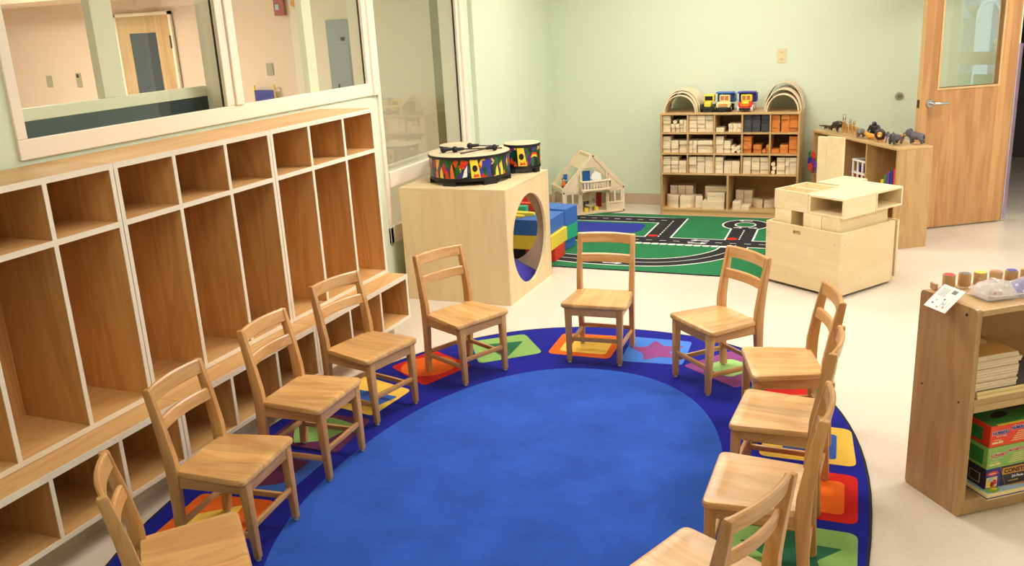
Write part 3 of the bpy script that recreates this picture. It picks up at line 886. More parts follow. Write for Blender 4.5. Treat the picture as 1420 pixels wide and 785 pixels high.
# ------------------------------------------------------------------ road rug by the block shelf
road = thing('road_rug', 'green play rug with black roads and a blue pond before the block shelf', 'rug', (0, 0, 0))
X0, X1, Y0, Y1 = -2.94, -0.705, 5.915, 7.72
obj('binding', bx(X0, X1, Y0, Y1, 0.0005, 0.0060), 'rug_black', road)
obj('lawn', bx(X0 + 0.012, X1 - 0.012, Y0 + 0.012, Y1 - 0.012, 0.001, 0.0068), 'c_rgreen', road)
def strip(name, pts, mat, z, par=None):
    return obj(name, G().prism(pts, 0.001, z), 'c_' + mat, par or road)
def ribbon(path, w):
    n = len(path); L_, R2 = [], []
    for i in range(n):
        a = Vector(path[max(0, i - 1)]); b = Vector(path[min(n - 1, i + 1)])
        d = (b - a).normalized(); nrm = Vector((-d.y, d.x)); p = Vector(path[i])
        L_.append(tuple(p + nrm * w / 2)); R2.append(tuple(p - nrm * w / 2))
    return L_ + R2[::-1]
def ribstrip(name, path, w, mat, z):
    g = G()
    r = ribbon(path, w); n = len(path)
    for i in range(n - 1):
        g.prism([r[i], r[i + 1], r[2 * n - 2 - i], r[2 * n - 1 - i]], 0.001, z)
    return obj(name, g, 'c_' + mat, road)
curve = [(-2.9, 6.165), (-2.35, 6.17), (-2.0, 6.135), (-1.70, 6.14), (-1.50, 6.175), (-1.32, 6.27), (-1.19, 6.40), (-1.10, 6.56), (-1.07, 6.75)]
def catmull(P, k=6):
    o = []
    for i in range(len(P) - 1):
        p0, p1, p2, p3 = (Vector(P[max(0, i - 1)]), Vector(P[i]), Vector(P[i + 1]), Vector(P[min(len(P) - 1, i + 2)]))
        for j in range(k):
            t = j / k
            o.append(tuple(0.5 * (2 * p1 + (p2 - p0) * t + (2 * p0 - 5 * p1 + 4 * p2 - p3) * t * t + (3 * p1 - p0 - 3 * p2 + p3) * t ** 3)))
    return o + [P[-1]]
curve = catmull(curve)
top = [(-2.9, 7.485), (-1.72, 7.50)]
down = [(-1.722, 7.60), (-1.712, 6.82)]
main = [(-2.9, 6.785), (-0.72, 6.812)]
stem = [(-1.09, 7.30), (-1.075, 6.86)]
for q, (nm, pth, w) in enumerate((('kerb_line', curve, 0.215), ('kerb_line', top, 0.215), ('kerb_line', down, 0.225), ('kerb_line', main, 0.22), ('kerb_line', stem, 0.225))):
    ribstrip(nm, pth, w, 'white', 0.0069 + 0.00006 * q)
strip('kerb_line', ell(-1.105, 7.445, 0.19, 0.19, k=36), 'white', 0.00724)
for q, (pth, w) in enumerate(((curve, 0.188), (top, 0.188), (down, 0.196), (main, 0.19), (stem, 0.196))):
    ribstrip('road', pth, w, 'asphalt', 0.0073 + 0.00006 * q)
strip('road', ell(-1.105, 7.445, 0.176, 0.176, k=36), 'asphalt', 0.0076)
strip('island_ring', ell(-1.105, 7.445, 0.088, 0.088, k=28), 'white', 0.0077)
strip('island', ell(-1.105, 7.445, 0.074, 0.074, k=28), 'rgreen', 0.0080)
g = G()
def dashes(p0, p1, n, ln, w=0.010):
    p0, p1 = Vector(p0), Vector(p1)
    d = (p1 - p0).normalized(); nr = Vector((-d.y, d.x))
    for i in range(n):
        c = p0.lerp(p1, (i + 0.5) / n)
        g.prism([tuple(c - d * ln / 2 - nr * w / 2), tuple(c + d * ln / 2 - nr * w / 2), tuple(c + d * ln / 2 + nr * w / 2), tuple(c - d * ln / 2 + nr * w / 2)], 0.002, 0.0079)
dashes((-2.9, 7.485), (-1.75, 7.50), 11, 0.05, 0.008)
dashes((-1.718, 7.50), (-1.712, 6.90), 9, 0.035)
dashes((-2.9, 6.785), (-0.72, 6.812), 20, 0.05, 0.008)
dashes((-1.085, 7.26), (-1.076, 6.92), 6, 0.03)
dk = obj('lane_dashes', g, 'c_white', road); dk['kind'] = 'stuff'
g = G()
for i in range(len(curve) - 1):
    r = ribbon(curve, 0.007); n = len(curve)
    g.prism([r[i], r[i + 1], r[2 * n - 2 - i], r[2 * n - 1 - i]], 0.002, 0.0079)
obj('lane_line', g, 'c_white', road)
g = G()
for i in range(18):
    x = -2.30 + i * 0.066
    g.prism([(x, 6.672), (x + 0.048, 6.672), (x + 0.048, 6.715), (x, 6.712)], 0.002, 0.0081)
ck = obj('crossing_bars', g, 'c_white', road); ck['kind'] = 'stuff'
def arrow(x, y, s, name='lane_arrow'):
    strip(name, [(x - 0.07 * s, y - 0.008), (x + 0.03 * s, y - 0.008), (x + 0.03 * s, y - 0.025), (x + 0.075 * s, y), (x + 0.03 * s, y + 0.025), (x + 0.03 * s, y + 0.008), (x - 0.07 * s, y + 0.008)], 'white', 0.0082)
arrow(-1.848, 6.083, 1); arrow(-1.36, 6.85, -1); arrow(-1.37, 6.765, 1); arrow(-1.12, 7.585, -0.8); arrow(-1.15, 7.33, 0.5); arrow(-1.03, 7.34, 0.5)
strip('stop_spot', ell(-1.762, 6.945, 0.040, 0.034), 'stopred', 0.0083)
strip('stop_spot', ell(-1.132, 6.945, 0.040, 0.034), 'stopred', 0.0083)
strip('pond', rpoly([(-2.88, 7.31), (-1.915, 7.345), (-1.90, 7.10), (-1.96, 6.985), (-2.88, 6.955)], 0.09, 8), 'lake', 0.0077)
# ------------------------------------------------------------------ play cube with round openings
CX0, CX1, CY0, CY1, CH_ = -2.928, -2.185, 4.982, 5.736, 0.747
cube = thing('play_cube', 'tall pale birch plywood play cube with round openings, carrying the drums', 'play cube', ((CX0 + CX1) / 2, (CY0 + CY1) / 2, 0))
hw, hd_ = (CX1 - CX0) / 2, (CY1 - CY0) / 2
PT = 0.018
def holed(w, h, zc, r, th, n=48):
    """upright panel in local xz with a round opening, thickness along y"""
    g = G()
    v = []; f = []
    outer = []
    for k in range(n):
        a = 2 * PI * (k + 0.5) / n
        c, s = math.cos(a), math.sin(a)
        m = min((w / 2) / abs(c) if abs(c) > 1e-6 else 1e9, ((h - zc) if s > 0 else zc) / abs(s) if abs(s) > 1e-6 else 1e9)
        outer.append((c * m, zc + s * m))
    # snap nearest outer points to the corners
    for cx_, cz_ in ((-w / 2, 0), (w / 2, 0), (-w / 2, h), (w / 2, h)):
        i = min(range(n), key=lambda q: (outer[q][0] - cx_) ** 2 + (outer[q][1] - cz_) ** 2)
        outer[i] = (cx_, cz_)
    inner = [(r * math.cos(2 * PI * (k + 0.5) / n), zc + r * math.sin(2 * PI * (k + 0.5) / n)) for k in range(n)]
    for y in (0, th):
        for p in outer: v.append((p[0], y, p[1]))
        for p in inner: v.append((p[0], y, p[1]))
    for k in range(n):
        k2 = (k + 1) % n
        f.append((k, k2, n + k2, n + k))
        f.append((2 * n + k2, 2 * n + k, 3 * n + k, 3 * n + k2))
        f.append((k2, k, 2 * n + k, 2 * n + k2))
        f.append((n + k, n + k2, 3 * n + k2, 3 * n + k))
    g.add(v, f)
    return g
hz = CH_ - PT
obj('top_panel', bx(-hw, hw, -hd_, hd_, CH_ - PT, CH_, bev=0.002), 'birch_x', cube)
obj('bottom_panel', bx(-hw + PT, hw - PT, -hd_ + PT, hd_ - PT, 0.0, PT), 'birch_x', cube)
obj('front_panel', bx(-hw, hw, -hd_, -hd_ + PT, 0, hz, bev=0.002), 'birch_z', cube)
obj('holed_panel', holed(2 * hd_ - 2 * PT, hz, 0.358, 0.295, PT), 'birch_z', cube, mtx=frame_on((hw - PT, 0, 0), (0, 1, 0), (-1, 0, 0)) @ Matrix.Translation((0, -PT, 0)))
obj('holed_panel', holed(2 * hw, hz, 0.358, 0.285, PT), 'birch_z', cube, loc=(0, hd_ - PT, 0))
obj('side_panel', bx(-hw, -hw + PT, -hd_ + PT, hd_ - PT, 0, hz), 'birch_z', cube)
g = G()
for z in (0.07, 0.36, 0.66):
    for y in (-hd_ + 0.01,):
        g.cyl((hw, y, z), (hw + 0.0015, y, z), 0.006, seg=12)
obj('screw_plug', g, 'steel', cube)
# crumpled cushion inside
def blob(w, d, h, seed, n=18, rough=0.35):
    rnd = random.Random(seed)
    g = G(); v = []; f = []
    ph = [(rnd.uniform(0, 6), rnd.uniform(3, 9), rnd.uniform(3, 9)) for _ in range(5)]
    for i in range(n + 1):
        for j in range(n + 1):
            x, y = -1 + 2 * i / n, -1 + 2 * j / n
            e = max(0.0, (1 - abs(x) ** 4) * (1 - abs(y) ** 4)) ** 0.5
            z = e * (1 + rough * sum(math.sin(p[0] + p[1] * x + p[2] * y) for p in ph) / 3)
            v.append((x * w / 2, y * d / 2, 0.002 + max(0, h * z)))
    for i in range(n):
        for j in range(n):
            a = i * (n + 1) + j
            f.append((a, a + n + 1, a + n + 2, a + 1))
    m = len(v)
    v += [(-w / 2, -d / 2, 0), (w / 2, -d / 2, 0), (w / 2, d / 2, 0), (-w / 2, d / 2, 0)]
    f.append((m, m + 3, m + 2, m + 1))
    g.add(v, f)
    return g
o = obj('cushion', blob(0.62, 0.62, 0.13, 3), 'cushion', None, True, loc=((CX0 + CX1) / 2, (CY0 + CY1) / 2, PT + 0.001))
tag(o, 'crumpled violet-blue cushion lying inside the play cube behind its round opening', 'cushion')

# ------------------------------------------------------------------ drums and mallets
def drum(label, x, y, r, z0, h, feet, rz, printed=True):
    t = thing('hand_drum', label, 'drum', (x, y, z0), rz, 'jungle print drums on the play cube')
    fh = 0.026
    g = G().lathe([(r * 0.96, fh), (r * 0.98, fh + 0.004), (r * 0.98, fh + 0.022), (r * 0.965, fh + 0.022)], 48)
    obj('base_ring', g, 'black', t, True)
    obj('shell', G().lathe([(r * 0.97, fh + 0.022), (r * 0.97, h - 0.018)], 48, cap0=False, cap1=False), 'drumprint', t, True)
    obj('rim', G().lathe([(r * 0.972, h - 0.020), (r, h - 0.018), (r, h - 0.003), (r * 0.985, h - 0.001)], 48, cap1=False, cap0=False), 'black', t, True)
    obj('drum_head', G().lathe([(r * 0.99, h - 0.006), (r * 0.985, h), (r * 0.9, h + 0.001), (0.01, h + 0.001)], 48), 'drumhead', t, True)
    for k in range(feet):
        a = 2 * PI * (k + 0.5) / feet
        obj('foot', bx(-0.035 * r / 0.2, 0.035 * r / 0.2, -0.014, 0.014, 0, fh + 0.004, mtx=Matrix.Rotation(a, 4, 'Z') @ Matrix.Translation((0, -r * 0.93, 0))), 'black', t)
    # printed figures wrapped on the shell
    def wrap(name, pts, mat, off=0.0012, par=t, dens=3):
        g = G()
        rr = r * 0.97 + off
        q = []
        for i in range(len(pts)):
            p0, p1 = pts[i], pts[(i + 1) % len(pts)]
            for k in range(dens):
                u = k / dens
                q.append((p0[0] + (p1[0] - p0[0]) * u, p0[1] + (p1[1] - p0[1]) * u))
        cx_ = sum(p[0] for p in q) / len(q); cz_ = sum(p[1] for p in q) / len(q)
        def P(sv, z, o=0):
            a = sv / r - PI / 2
            return ((rr + o) * math.cos(a), (rr + o) * math.sin(a), z)
        v = [P(cx_, cz_)] + [P(*p) for p in q]
        n = len(q)
        f = [(0, 1 + k, 1 + (k + 1) % n) for k in range(n)]
        g.add(v, f)
        return obj(name, g, mat, par)
    zb, zt = fh + 0.024, h - 0.021
    H = zt - zb
    spots = [0.02] if r > 0.2 else [0.0]
    if printed:
        for s0 in ([0.045, -0.40] if r > 0.2 else [-0.01]):
            fig = wrap('printed_figure', [(s0 - 0.030, zb), (s0 - 0.036, zt), (s0 + 0.012, zt), (s0 + 0.030, zb)], 'p_yellow')
            wrap('printed_eye', [(s0 - 0.006 + 0.017 * math.cos(2 * PI * k / 12), zb + H * 0.52 + 0.022 * math.sin(2 * PI * k / 12)) for k in range(12)], 'p_black', 0.002, fig, 1)
            wrap('printed_mouth', [(s0 - 0.018, zb + 0.004), (s0 - 0.012, zb + 0.028), (s0 + 0.002, zb + 0.018), (s0 + 0.012, zb + 0.028), (s0 + 0.022, zb + 0.006)], 'p_red', 0.002, fig, 1)
        if r > 0.2:
            for s0, hh, c in ((-0.20, 0.62, 'p_yellow'), (-0.155, 0.5, 'p_red'), (-0.115, 0.85, 'p_orange'), (-0.245, 0.5, 'p_orange'), (0.20, 0.6, 'p_yellow'), (0.245, 0.75, 'p_yellow')):
                wrap('printed_flame', [(s0 - 0.014, zb), (s0 - 0.011, zb + H * hh * 0.6), (s0 + 0.002, zb + H * hh), (s0 + 0.010, zb + H * hh * 0.5), (s0 + 0.015, zb)], c)
            wrap('printed_stripes', [(-0.045, zb + 0.004), (-0.030, zb + H * 0.45), (-0.010, zb + H * 0.7), (-0.014, zb + 0.01)], 'white')
            wrap('printed_bird', [(-0.075, zb + H * 0.62), (-0.05, zb + H * 0.78), (-0.02, zb + H * 0.98), (0.0, zb + H * 0.9), (-0.014, zb + H * 0.7), (-0.045, zb + H * 0.6)], 'p_red')
            wrap('printed_cloud', [(0.085, zb + H * 0.55), (0.09, zb + H * 0.9), (0.14, zb + H * 0.96), (0.17, zb + H * 0.8), (0.14, zb + H * 0.6)], 'p_navy')
        else:
            wrap('printed_rainbow', [(0.045, zb + H * 0.45), (0.06, zb + H * 0.7), (0.10, zb + H * 0.7), (0.115, zb + H * 0.45), (0.09, zb + H * 0.58), (0.06, zb + H * 0.55)], 'p_red')
            wrap('printed_rainbow', [(0.050, zb + H * 0.42), (0.065, zb + H * 0.60), (0.095, zb + H * 0.60), (0.108, zb + H * 0.42), (0.085, zb + H * 0.5), (0.065, zb + H * 0.48)], 'p_yellow')
    return t
ZT = CH_ + 0.0005
drum('wide jungle print floor drum lying at the front of the play cube, mallets on it', -2.570, 5.315, 0.270, ZT, 0.186, 6, math.radians(24))
drum('small jungle print drum standing at the right rear of the play cube', -2.338, 5.665, 0.125, ZT, 0.192, 4, math.radians(26))
drum('small drum half hidden behind the wide drum, near the tall window', -2.815, 5.640, 0.125, ZT, 0.182, 4, math.radians(20))
zd = ZT + 0.187
MALL = [('black mallet at the left of the drum head, its round head nearest the tall window', (-2.705, 5.215), (-2.475, 5.385), 0),
        ('black mallet at the front centre of the drum head, beside the leftmost mallet', (-2.632, 5.235), (-2.380, 5.420), 0),
        ('black mallet pointing the other way, its round head at the right of the drum head', (-2.395, 5.335), (-2.560, 5.165), 0.0),
        ('black mallet lying behind the others across the back of the drum head', (-2.600, 5.395), (-2.435, 5.500), 0)]
for i, (lab, a, b, dz) in enumerate(MALL):
    zz = zd + 0.0205
    t = thing('drum_mallet', lab, 'mallet', (a[0], a[1], zz), 0, 'mallets on the wide drum')
    d = Vector((b[0] - a[0], b[1] - a[1], 0)); L = d.length; d.normalize()
    obj('head', G().sphere((0, 0, 0.0), 0.0205, 16, 10), 'black', t, True)
    obj('collar', G().cyl(d * 0.016, d * 0.06, 0.012, 0.009, 12), 'black', t, True)
    obj('stick', G().cyl(d * 0.03, d * L + Vector((0, 0, -0.015)), 0.0038, 0.0045, 8), 'p_dkbrown', t, True)

# ------------------------------------------------------------------ soft foam building blocks
def fblock(lab, x0, x1, y0, y1, z0, z1, mat):
    cx_, cy_ = (x0 + x1) / 2, (y0 + y1) / 2
    o = obj('foam_block', bx(x0 - cx_, x1 - cx_, y0 - cy_, y1 - cy_, 0, z1 - z0, bev=0.004), mat, None, loc=(cx_, cy_, z0))
    tag(o, lab, 'foam block', 'soft foam blocks beside the play cube')
    return o
fblock('red foam block lowest at the front of the foam stack beside the play cube', -2.50, -2.262, 6.025, 6.235, 0.0085, 0.108, 'foam_red')
fblock('black filler block standing for shade under the yellow foam, seen through the play cube', -2.93, -2.505, 6.03, 6.30, 0.0085, 0.108, 'foam_shade')  # added block, coloured black for the shadow below the yellow foam
fblock('long yellow foam block in the middle of the front foam stack', -2.97, -2.262, 5.955, 6.30, 0.109, 0.214, 'foam_yellow')
fblock('big blue foam block on top of the yellow one beside the play cube', -2.97, -2.285, 5.96, 6.300, 0.215, 0.330, 'foam_blue')
def fblock_r(lab, w, d, z0, z1, mat, dx=0.0):
    o = obj('foam_block', bx(-w / 2, w / 2, -d / 2, d / 2, 0, z1 - z0, bev=0.004), mat, None, loc=(-2.273 - w / 2 * 0.985 + dx, 6.432 + w / 2 * 0.17, z0), rot=(0, 0, math.radians(-9.8)))
    return tag(o, lab, 'foam block', 'soft foam blocks beside the play cube')
fblock_r('blue foam block on the rug under the teal one, rear of the foam stack', 0.30, 0.19, 0.0085, 0.086, 'foam_blue', -0.02)
fblock_r('teal foam block between two blue ones at the rear of the stack', 0.31, 0.20, 0.087, 0.199, 'foam_teal', 0.0)
fblock_r('blue foam block topmost at the rear right of the stack near the dollhouse', 0.32, 0.20, 0.200, 0.334, 'foam_blue', 0.0)
fblock('teal foam bar lying on the blue block, seen through the play cube opening', -2.96, -2.540, 6.165, 6.225, 0.331, 0.385, 'foam_teal')
fblock('red foam bar lying behind the teal bar on the blue block', -2.90, -2.45, 6.240, 6.296, 0.331, 0.395, 'foam_red')
fblock('red foam block standing behind the red bar, near the corner', -2.985, -2.625, 6.43, 6.60, 0.0085, 0.410, 'foam_red')
fblock('violet-blue foam piece at the left of the red bar', -2.985, -2.91, 6.240, 6.296, 0.331, 0.378, 'p_navy')
o = obj('foam_disc', G().prism(ell(0, 0, 0.16, 0.042, 0.0, 28), 0, 0.016, bev=0.004), 'foam_yellow', None, loc=(-2.66, 6.030, 0.331), rot=(0, 0, 0.08)); tag(o, 'yellow oval foam piece lying in front on the blue block', 'foam block')
o = obj('foam_disc', G().prism(ell(0, 0, 0.14, 0.035, 0.0, 28), 0, 0.024, bev=0.004), 'foam_yellow', None, loc=(-2.58, 6.115, 0.331), rot=(0, 0, -0.05)); tag(o, 'yellow oval foam piece lying behind the first one on the blue block', 'foam block')

# ------------------------------------------------------------------ dollhouse
DA = math.radians(37.35)
dh = thing('dollhouse', 'pale wooden open dollhouse with gable roof frame and balcony in the corner', 'dollhouse', (-2.246, 7.832, 0.0), DA)
# local: x from -0.59 (left) to 0 (right), front at y=0, back at y=0.32
DWD, DEV, DAP, DXA, DDP = 0.590, 0.235, 0.548, -0.295, 0.34
def dpart(n, g, mat='block', par=None):
    return obj(n, g, mat, par or dh)
dpart('floor_board', bx(-DWD, 0, 0, DDP, 0.008, 0.028, bev=0.002))
dpart('upper_floor', bx(-DWD, 0, 0.0, DDP, 0.218, 0.236, bev=0.002))
for x in (-DWD, -0.022):
    for y in (0.0, DDP - 0.022):
        dpart('corner_post', bx(x, x + 0.022, y, y + 0.022, 0.028, 0.218, bev=0.002))
for y in (0.0, DDP - 0.02):
    for sx in (-1, 1):
        xe = DXA + sx * (DWD / 2)
        dpart('roof_beam', G().beam((xe - sx * 0.006, y + 0.01, DEV - 0.002), (DXA, y + 0.01, DAP - 0.005), 0.034, 0.022, up=(0, 1, 0), bev=0.002))
for z, x in ((DAP - 0.022, DXA),):
    dpart('ridge_board', bx(x - 0.012, x + 0.012, 0.02, DDP - 0.02, z - 0.012, z + 0.012))
dpart('eave_rail', bx(-DWD, -DWD + 0.018, 0.02, DDP - 0.02, 0.236, 0.262)); dpart('eave_rail', bx(-0.018, 0, 0.02, DDP - 0.02, 0.236, 0.262))
# roof panel near the ridge on the left slope, gable boards
sl = Vector((DWD / 2, 0, DAP - DEV)).normalized()
dpart('roof_panel', bx(-0.065, 0.065, 0.02, DDP - 0.02, -0.004, 0.004, mtx=Matrix.Translation((DXA - 0.062, 0, DAP - 0.085)) @ Matrix.Rotation(-math.atan2(DAP - DEV, DWD / 2), 4, 'Y')))
def tri(n, pts, y0, y1, mat='block', par=None):
    g = G(); k = len(pts)
    v = [(p[0], y0, p[1]) for p in pts] + [(p[0], y1, p[1]) for p in pts]
    f = [tuple(range(k)), tuple(range(2 * k - 1, k - 1, -1))] + [(i, k + i, k + (i + 1) % k, (i + 1) % k) for i in range(k)]
    g.add(v, f)
    return dpart(n, g, mat, par)
tri('gable_board', [(DXA - 0.085, 0.432), (DXA + 0.085, 0.432), (DXA, 0.522)], 0.004, 0.014)
tri('gable_board', [(-0.57, 0.238), (-0.44, 0.238), (-0.44, 0.372)], 0.004, 0.014)
tri('gable_board', [(-0.02, 0.238), (-0.15, 0.238), (-0.15, 0.372)], 0.004, 0.014)
# facade below: two window panels each side of the opening
for xa, xb in ((-0.568, -0.425), (-0.165, -0.022)):
    dpart('facade_panel', bx(xa, xb, 0.003, 0.013, 0.028, 0.098))
    wf = dpart('window_frame', G().box(xa, xa + 0.016, 0.0, 0.014, 0.098, 0.218).box(xb - 0.016, xb, 0.0, 0.014, 0.098, 0.218).box((xa + xb) / 2 - 0.008, (xa + xb) / 2 + 0.008, 0.0, 0.014, 0.098, 0.218).box(xa, xb, -0.004, 0.014, 0.092, 0.106).box(xa, xb, 0.0, 0.014, 0.204, 0.218))
dpart('door_post', bx(-0.425, -0.405, 0.0, 0.016, 0.028, 0.40)); dpart('door_post', bx(-0.178, -0.160, 0.0, 0.016, 0.028, 0.40))
# balcony
g = G(); g.box(-0.42, -0.15, -0.055, 0.0, 0.222, 0.232); dpart('balcony_floor', g)
bal = []
for k in range(11):
    u = -1 + 2 * k / 10
    bal.append((-0.285 + u * 0.135, -0.058 + 0.022 * u * u))
g = G().tube([(x, y, 0.312) for x, y in bal], 0.0115, 8); g.box(-0.425, -0.410, -0.04, 0.0, 0.2, 0.318); g.box(-0.160, -0.145, -0.04, 0.0, 0.2, 0.318)
dpart('balcony_rail', g)
g = G().tube([(x, y, 0.236) for x, y in bal], 0.013, 8); dpart('balcony_skirt', g)
for k in range(0, 11):
    if k % 2 == 0 or k in (0, 10) or True:
        x, y = bal[k]
        dpart('baluster', bx(x - 0.0095, x + 0.0095, y - 0.004, y + 0.004, 0.24, 0.308))
g = G()
for p in ((-0.578, 0.222), (-0.012, 0.232), (-0.012, 0.018), (DXA, 0.535)):
    g.cyl((p[0], -0.004, p[1]), (p[0], 0.0, p[1]), 0.007, seg=10)
dpart('bolt_head', g, 'p_dkbrown')
dpart('inner_wall', bx(-0.30, -0.288, 0.15, DDP - 0.03, 0.028, 0.218), 'birch_z')
# things inside the dollhouse
Md = Matrix.Translation((-2.246, 7.832, 0.0)) @ Matrix.Rotation(DA, 4, 'Z')
def din(x, y, z): return tuple(Md @ Vector((x, y, z)))
def dtoy(name, label, cat, x, y, z, rz=0.0, group=None):
    return thing(name, label, cat, din(x, y, z), DA + rz, group)
t = dtoy('doll_figure', 'tiny doll with dark hair and orange shirt standing on the upper floor, left', 'doll', -0.545, 0.11, 0.2365)
def doll(t, shirt, legs, hair, s=1.0):
    g = G().lathe([(0.010 * s, 0.0), (0.013 * s, 0.012 * s), (0.011 * s, 0.034 * s), (0.015 * s, 0.040 * s), (0.016 * s, 0.055 * s), (0.012 * s, 0.070 * s), (0.006 * s, 0.075 * s)], 12)
    b = obj('body', g, shirt, t, True)
    obj('trousers', G().cyl((-0.007 * s, 0, 0), (-0.007 * s, 0, 0.036 * s), 0.0075 * s, 0.0095 * s, 10).cyl((0.007 * s, 0, 0), (0.007 * s, 0, 0.036 * s), 0.0075 * s, 0.0095 * s, 10), legs, t, True)
    obj('arm', G().tube([(-0.013 * s, 0, 0.066 * s), (-0.021 * s, -0.004 * s, 0.052 * s), (-0.020 * s, -0.012 * s, 0.040 * s)], [0.006 * s, 0.005 * s, 0.004 * s], 8), shirt, t, True)
    obj('arm', G().tube([(0.013 * s, 0, 0.066 * s), (0.021 * s, -0.004 * s, 0.052 * s), (0.020 * s, -0.012 * s, 0.040 * s)], [0.006 * s, 0.005 * s, 0.004 * s], 8), shirt, t, True)
    hdn = obj('head', G().sphere((0, 0, 0.087 * s), 0.0135 * s, 14, 10, (0.95, 1, 1.1)), 'p_skin', t, True)
    obj('hair', G().sphere((0, 0.003 * s, 0.091 * s), 0.0142 * s, 14, 10, (1, 1, 1.0)), hair, hdn, True)
    obj('eye', G().sphere((-0.005 * s, -0.0125 * s, 0.086 * s), 0.0016 * s, 6, 4).sphere((0.005 * s, -0.0125 * s, 0.086 * s), 0.0016 * s, 6, 4), 'p_black', hdn)
    obj('nose', G().sphere((0, -0.0140 * s, 0.083 * s), 0.0018 * s, 6, 4), 'p_skin', hdn)
doll(t, 'p_orange', 'p_navy', 'p_black')
t = dtoy('doll_figure', 'tiny doll lying near the doll in the orange shirt on the upper floor', 'doll', -0.50, 0.14, 0.2515)
t.rotation_euler = (math.radians(-88), 0, DA + 0.9)
doll(t, 'white', 'p_orange', 'p_brown', 0.8)
t = dtoy('doll_wardrobe', 'toy wardrobe with two blue doors at the back of the upper floor, left', 'dollhouse furniture', -0.47, 0.275, 0.2365)
obj('carcass', bx(-0.032, 0.032, -0.014, 0.014, 0, 0.118), 'block', t)
obj('door', bx(-0.026, 0.012, -0.017, -0.014, 0.058, 0.110), 'p_blue', t); obj('drawer', bx(-0.026, 0.012, -0.017, -0.014, 0.010, 0.050), 'p_teal', t)
t = dtoy('doll_bed', 'toy bed with a white cover lying on the upper floor, left half', 'dollhouse furniture', -0.49, 0.205, 0.2365, 0.3)
obj('bed_frame', bx(-0.05, 0.05, -0.02, 0.02, 0, 0.016), 'block', t); obj('bed_cover', bx(-0.046, 0.046, -0.018, 0.018, 0.016, 0.028, bev=0.004), 'white', t); obj('pillow', bx(0.024, 0.046, -0.015, 0.015, 0.028, 0.036, bev=0.003), 'p_pink', t)
t = dtoy('star_cushion', 'white star-shaped cushion leaning in the upper front opening of the dollhouse', 'cushion', -0.255, 0.035, 0.2395)
sp = [(x * 0.82, z) for x, z in star(0, 0.088, 0.078, 0.045, 5, PI / 2 + 0.25)]
gq = G().prism(rpoly(sp, 0.02, 3), 0, 0.022, mtx=Matrix.Rotation(math.radians(80), 4, 'X'), bev=0.007)
obj('star_body', gq, 'white', t, True)
t = dtoy('toy_screen', 'blue toy board standing behind the white star cushion upstairs', 'dollhouse furniture', -0.335, 0.085, 0.2365)
obj('board', bx(-0.035, 0.035, -0.006, 0.006, 0.0, 0.155, bev=0.001), 'p_blue', t)
t = dtoy('toy_ball', 'small yellow ball on the upper floor left of the star cushion', 'ball', -0.395, 0.05, 0.2365)
obj('ball_skin', G().sphere((0, 0, 0.016), 0.016, 14, 10), 'p_yellow', t, True)
t = dtoy('doll_rug', 'blue and maroon toy blanket on the upper floor behind the balcony rail', 'dollhouse furniture', -0.32, -0.012, 0.2365)
obj('blanket', bx(-0.075, 0.03, -0.018, 0.018, 0, 0.014, bev=0.004), 'p_blue', t); obj('blanket', bx(0.032, 0.10, -0.016, 0.016, 0, 0.018, bev=0.004), 'c_maroon', t)
t = dtoy('doll_table', 'tiny round wooden table on the ground floor of the dollhouse', 'dollhouse furniture', -0.315, 0.055, 0.0285)
obj('table_top', G().cyl((0, 0, 0.048), (0, 0, 0.055), 0.046, 0.046, 20), 'block', t); obj('pedestal', G().cyl((0, 0, 0), (0, 0, 0.048), 0.015, 0.008, 12), 'block', t)
for i, (x, y, lab) in enumerate(((-0.365, 0.022, 'yellow toy stool at the left of the tiny table'), (-0.262, 0.045, 'yellow toy stool at the right of the tiny table'))):
    o = obj('toy_stool', bx(-0.018, 0.018, -0.014, 0.014, 0, 0.038, bev=0.003), 'p_yellow', None, loc=din(x, y, 0.0285), rot=(0, 0, DA)); tag(o, lab + ' downstairs', 'dollhouse furniture', 'toy stools')
for i, x in enumerate((-0.375, -0.34, -0.31)):
    o = obj('toy_chair', G().box(-0.012, 0.012, -0.012, 0.012, 0.026, 0.032).box(-0.012, 0.012, 0.008, 0.012, 0.032, 0.075).box(-0.012, -0.008, -0.012, -0.008, 0, 0.026).box(0.008, 0.012, -0.012, -0.008, 0, 0.026).box(-0.012, -0.008, 0.008, 0.012, 0, 0.026).box(0.008, 0.012, 0.008, 0.012, 0, 0.026), 'p_slate', None, loc=din(x, 0.125, 0.0285), rot=(0, 0, DA))
    tag(o, 'dark toy chair, %s of three behind the tiny dollhouse table' % ('left', 'middle', 'right')[i], 'dollhouse furniture', 'dark toy chairs')
t = dtoy('toy_door', 'small red toy door standing at the back right of the ground floor', 'dollhouse furniture', -0.185, 0.18, 0.0285)
obj('door_board', bx(-0.025, 0.025, -0.005, 0.005, 0, 0.135, bev=0.001), 'p_dkred', t); obj('knob', G().sphere((-0.016, -0.007, 0.065), 0.004, 8, 6), 'p_gold', t)
t = dtoy('toy_flower', 'tiny pink flower on a stem beside the yellow stool on the right', 'toy flower', -0.262, 0.10, 0.0285)
obj('stem', G().cyl((0, 0, 0), (0, 0, 0.08), 0.002, 0.0015, 6), 'p_green', t); obj('blossom', G().sphere((0, 0, 0.086), 0.014, 10, 8, (1, 1, 0.8)), 'p_pink', t, True)
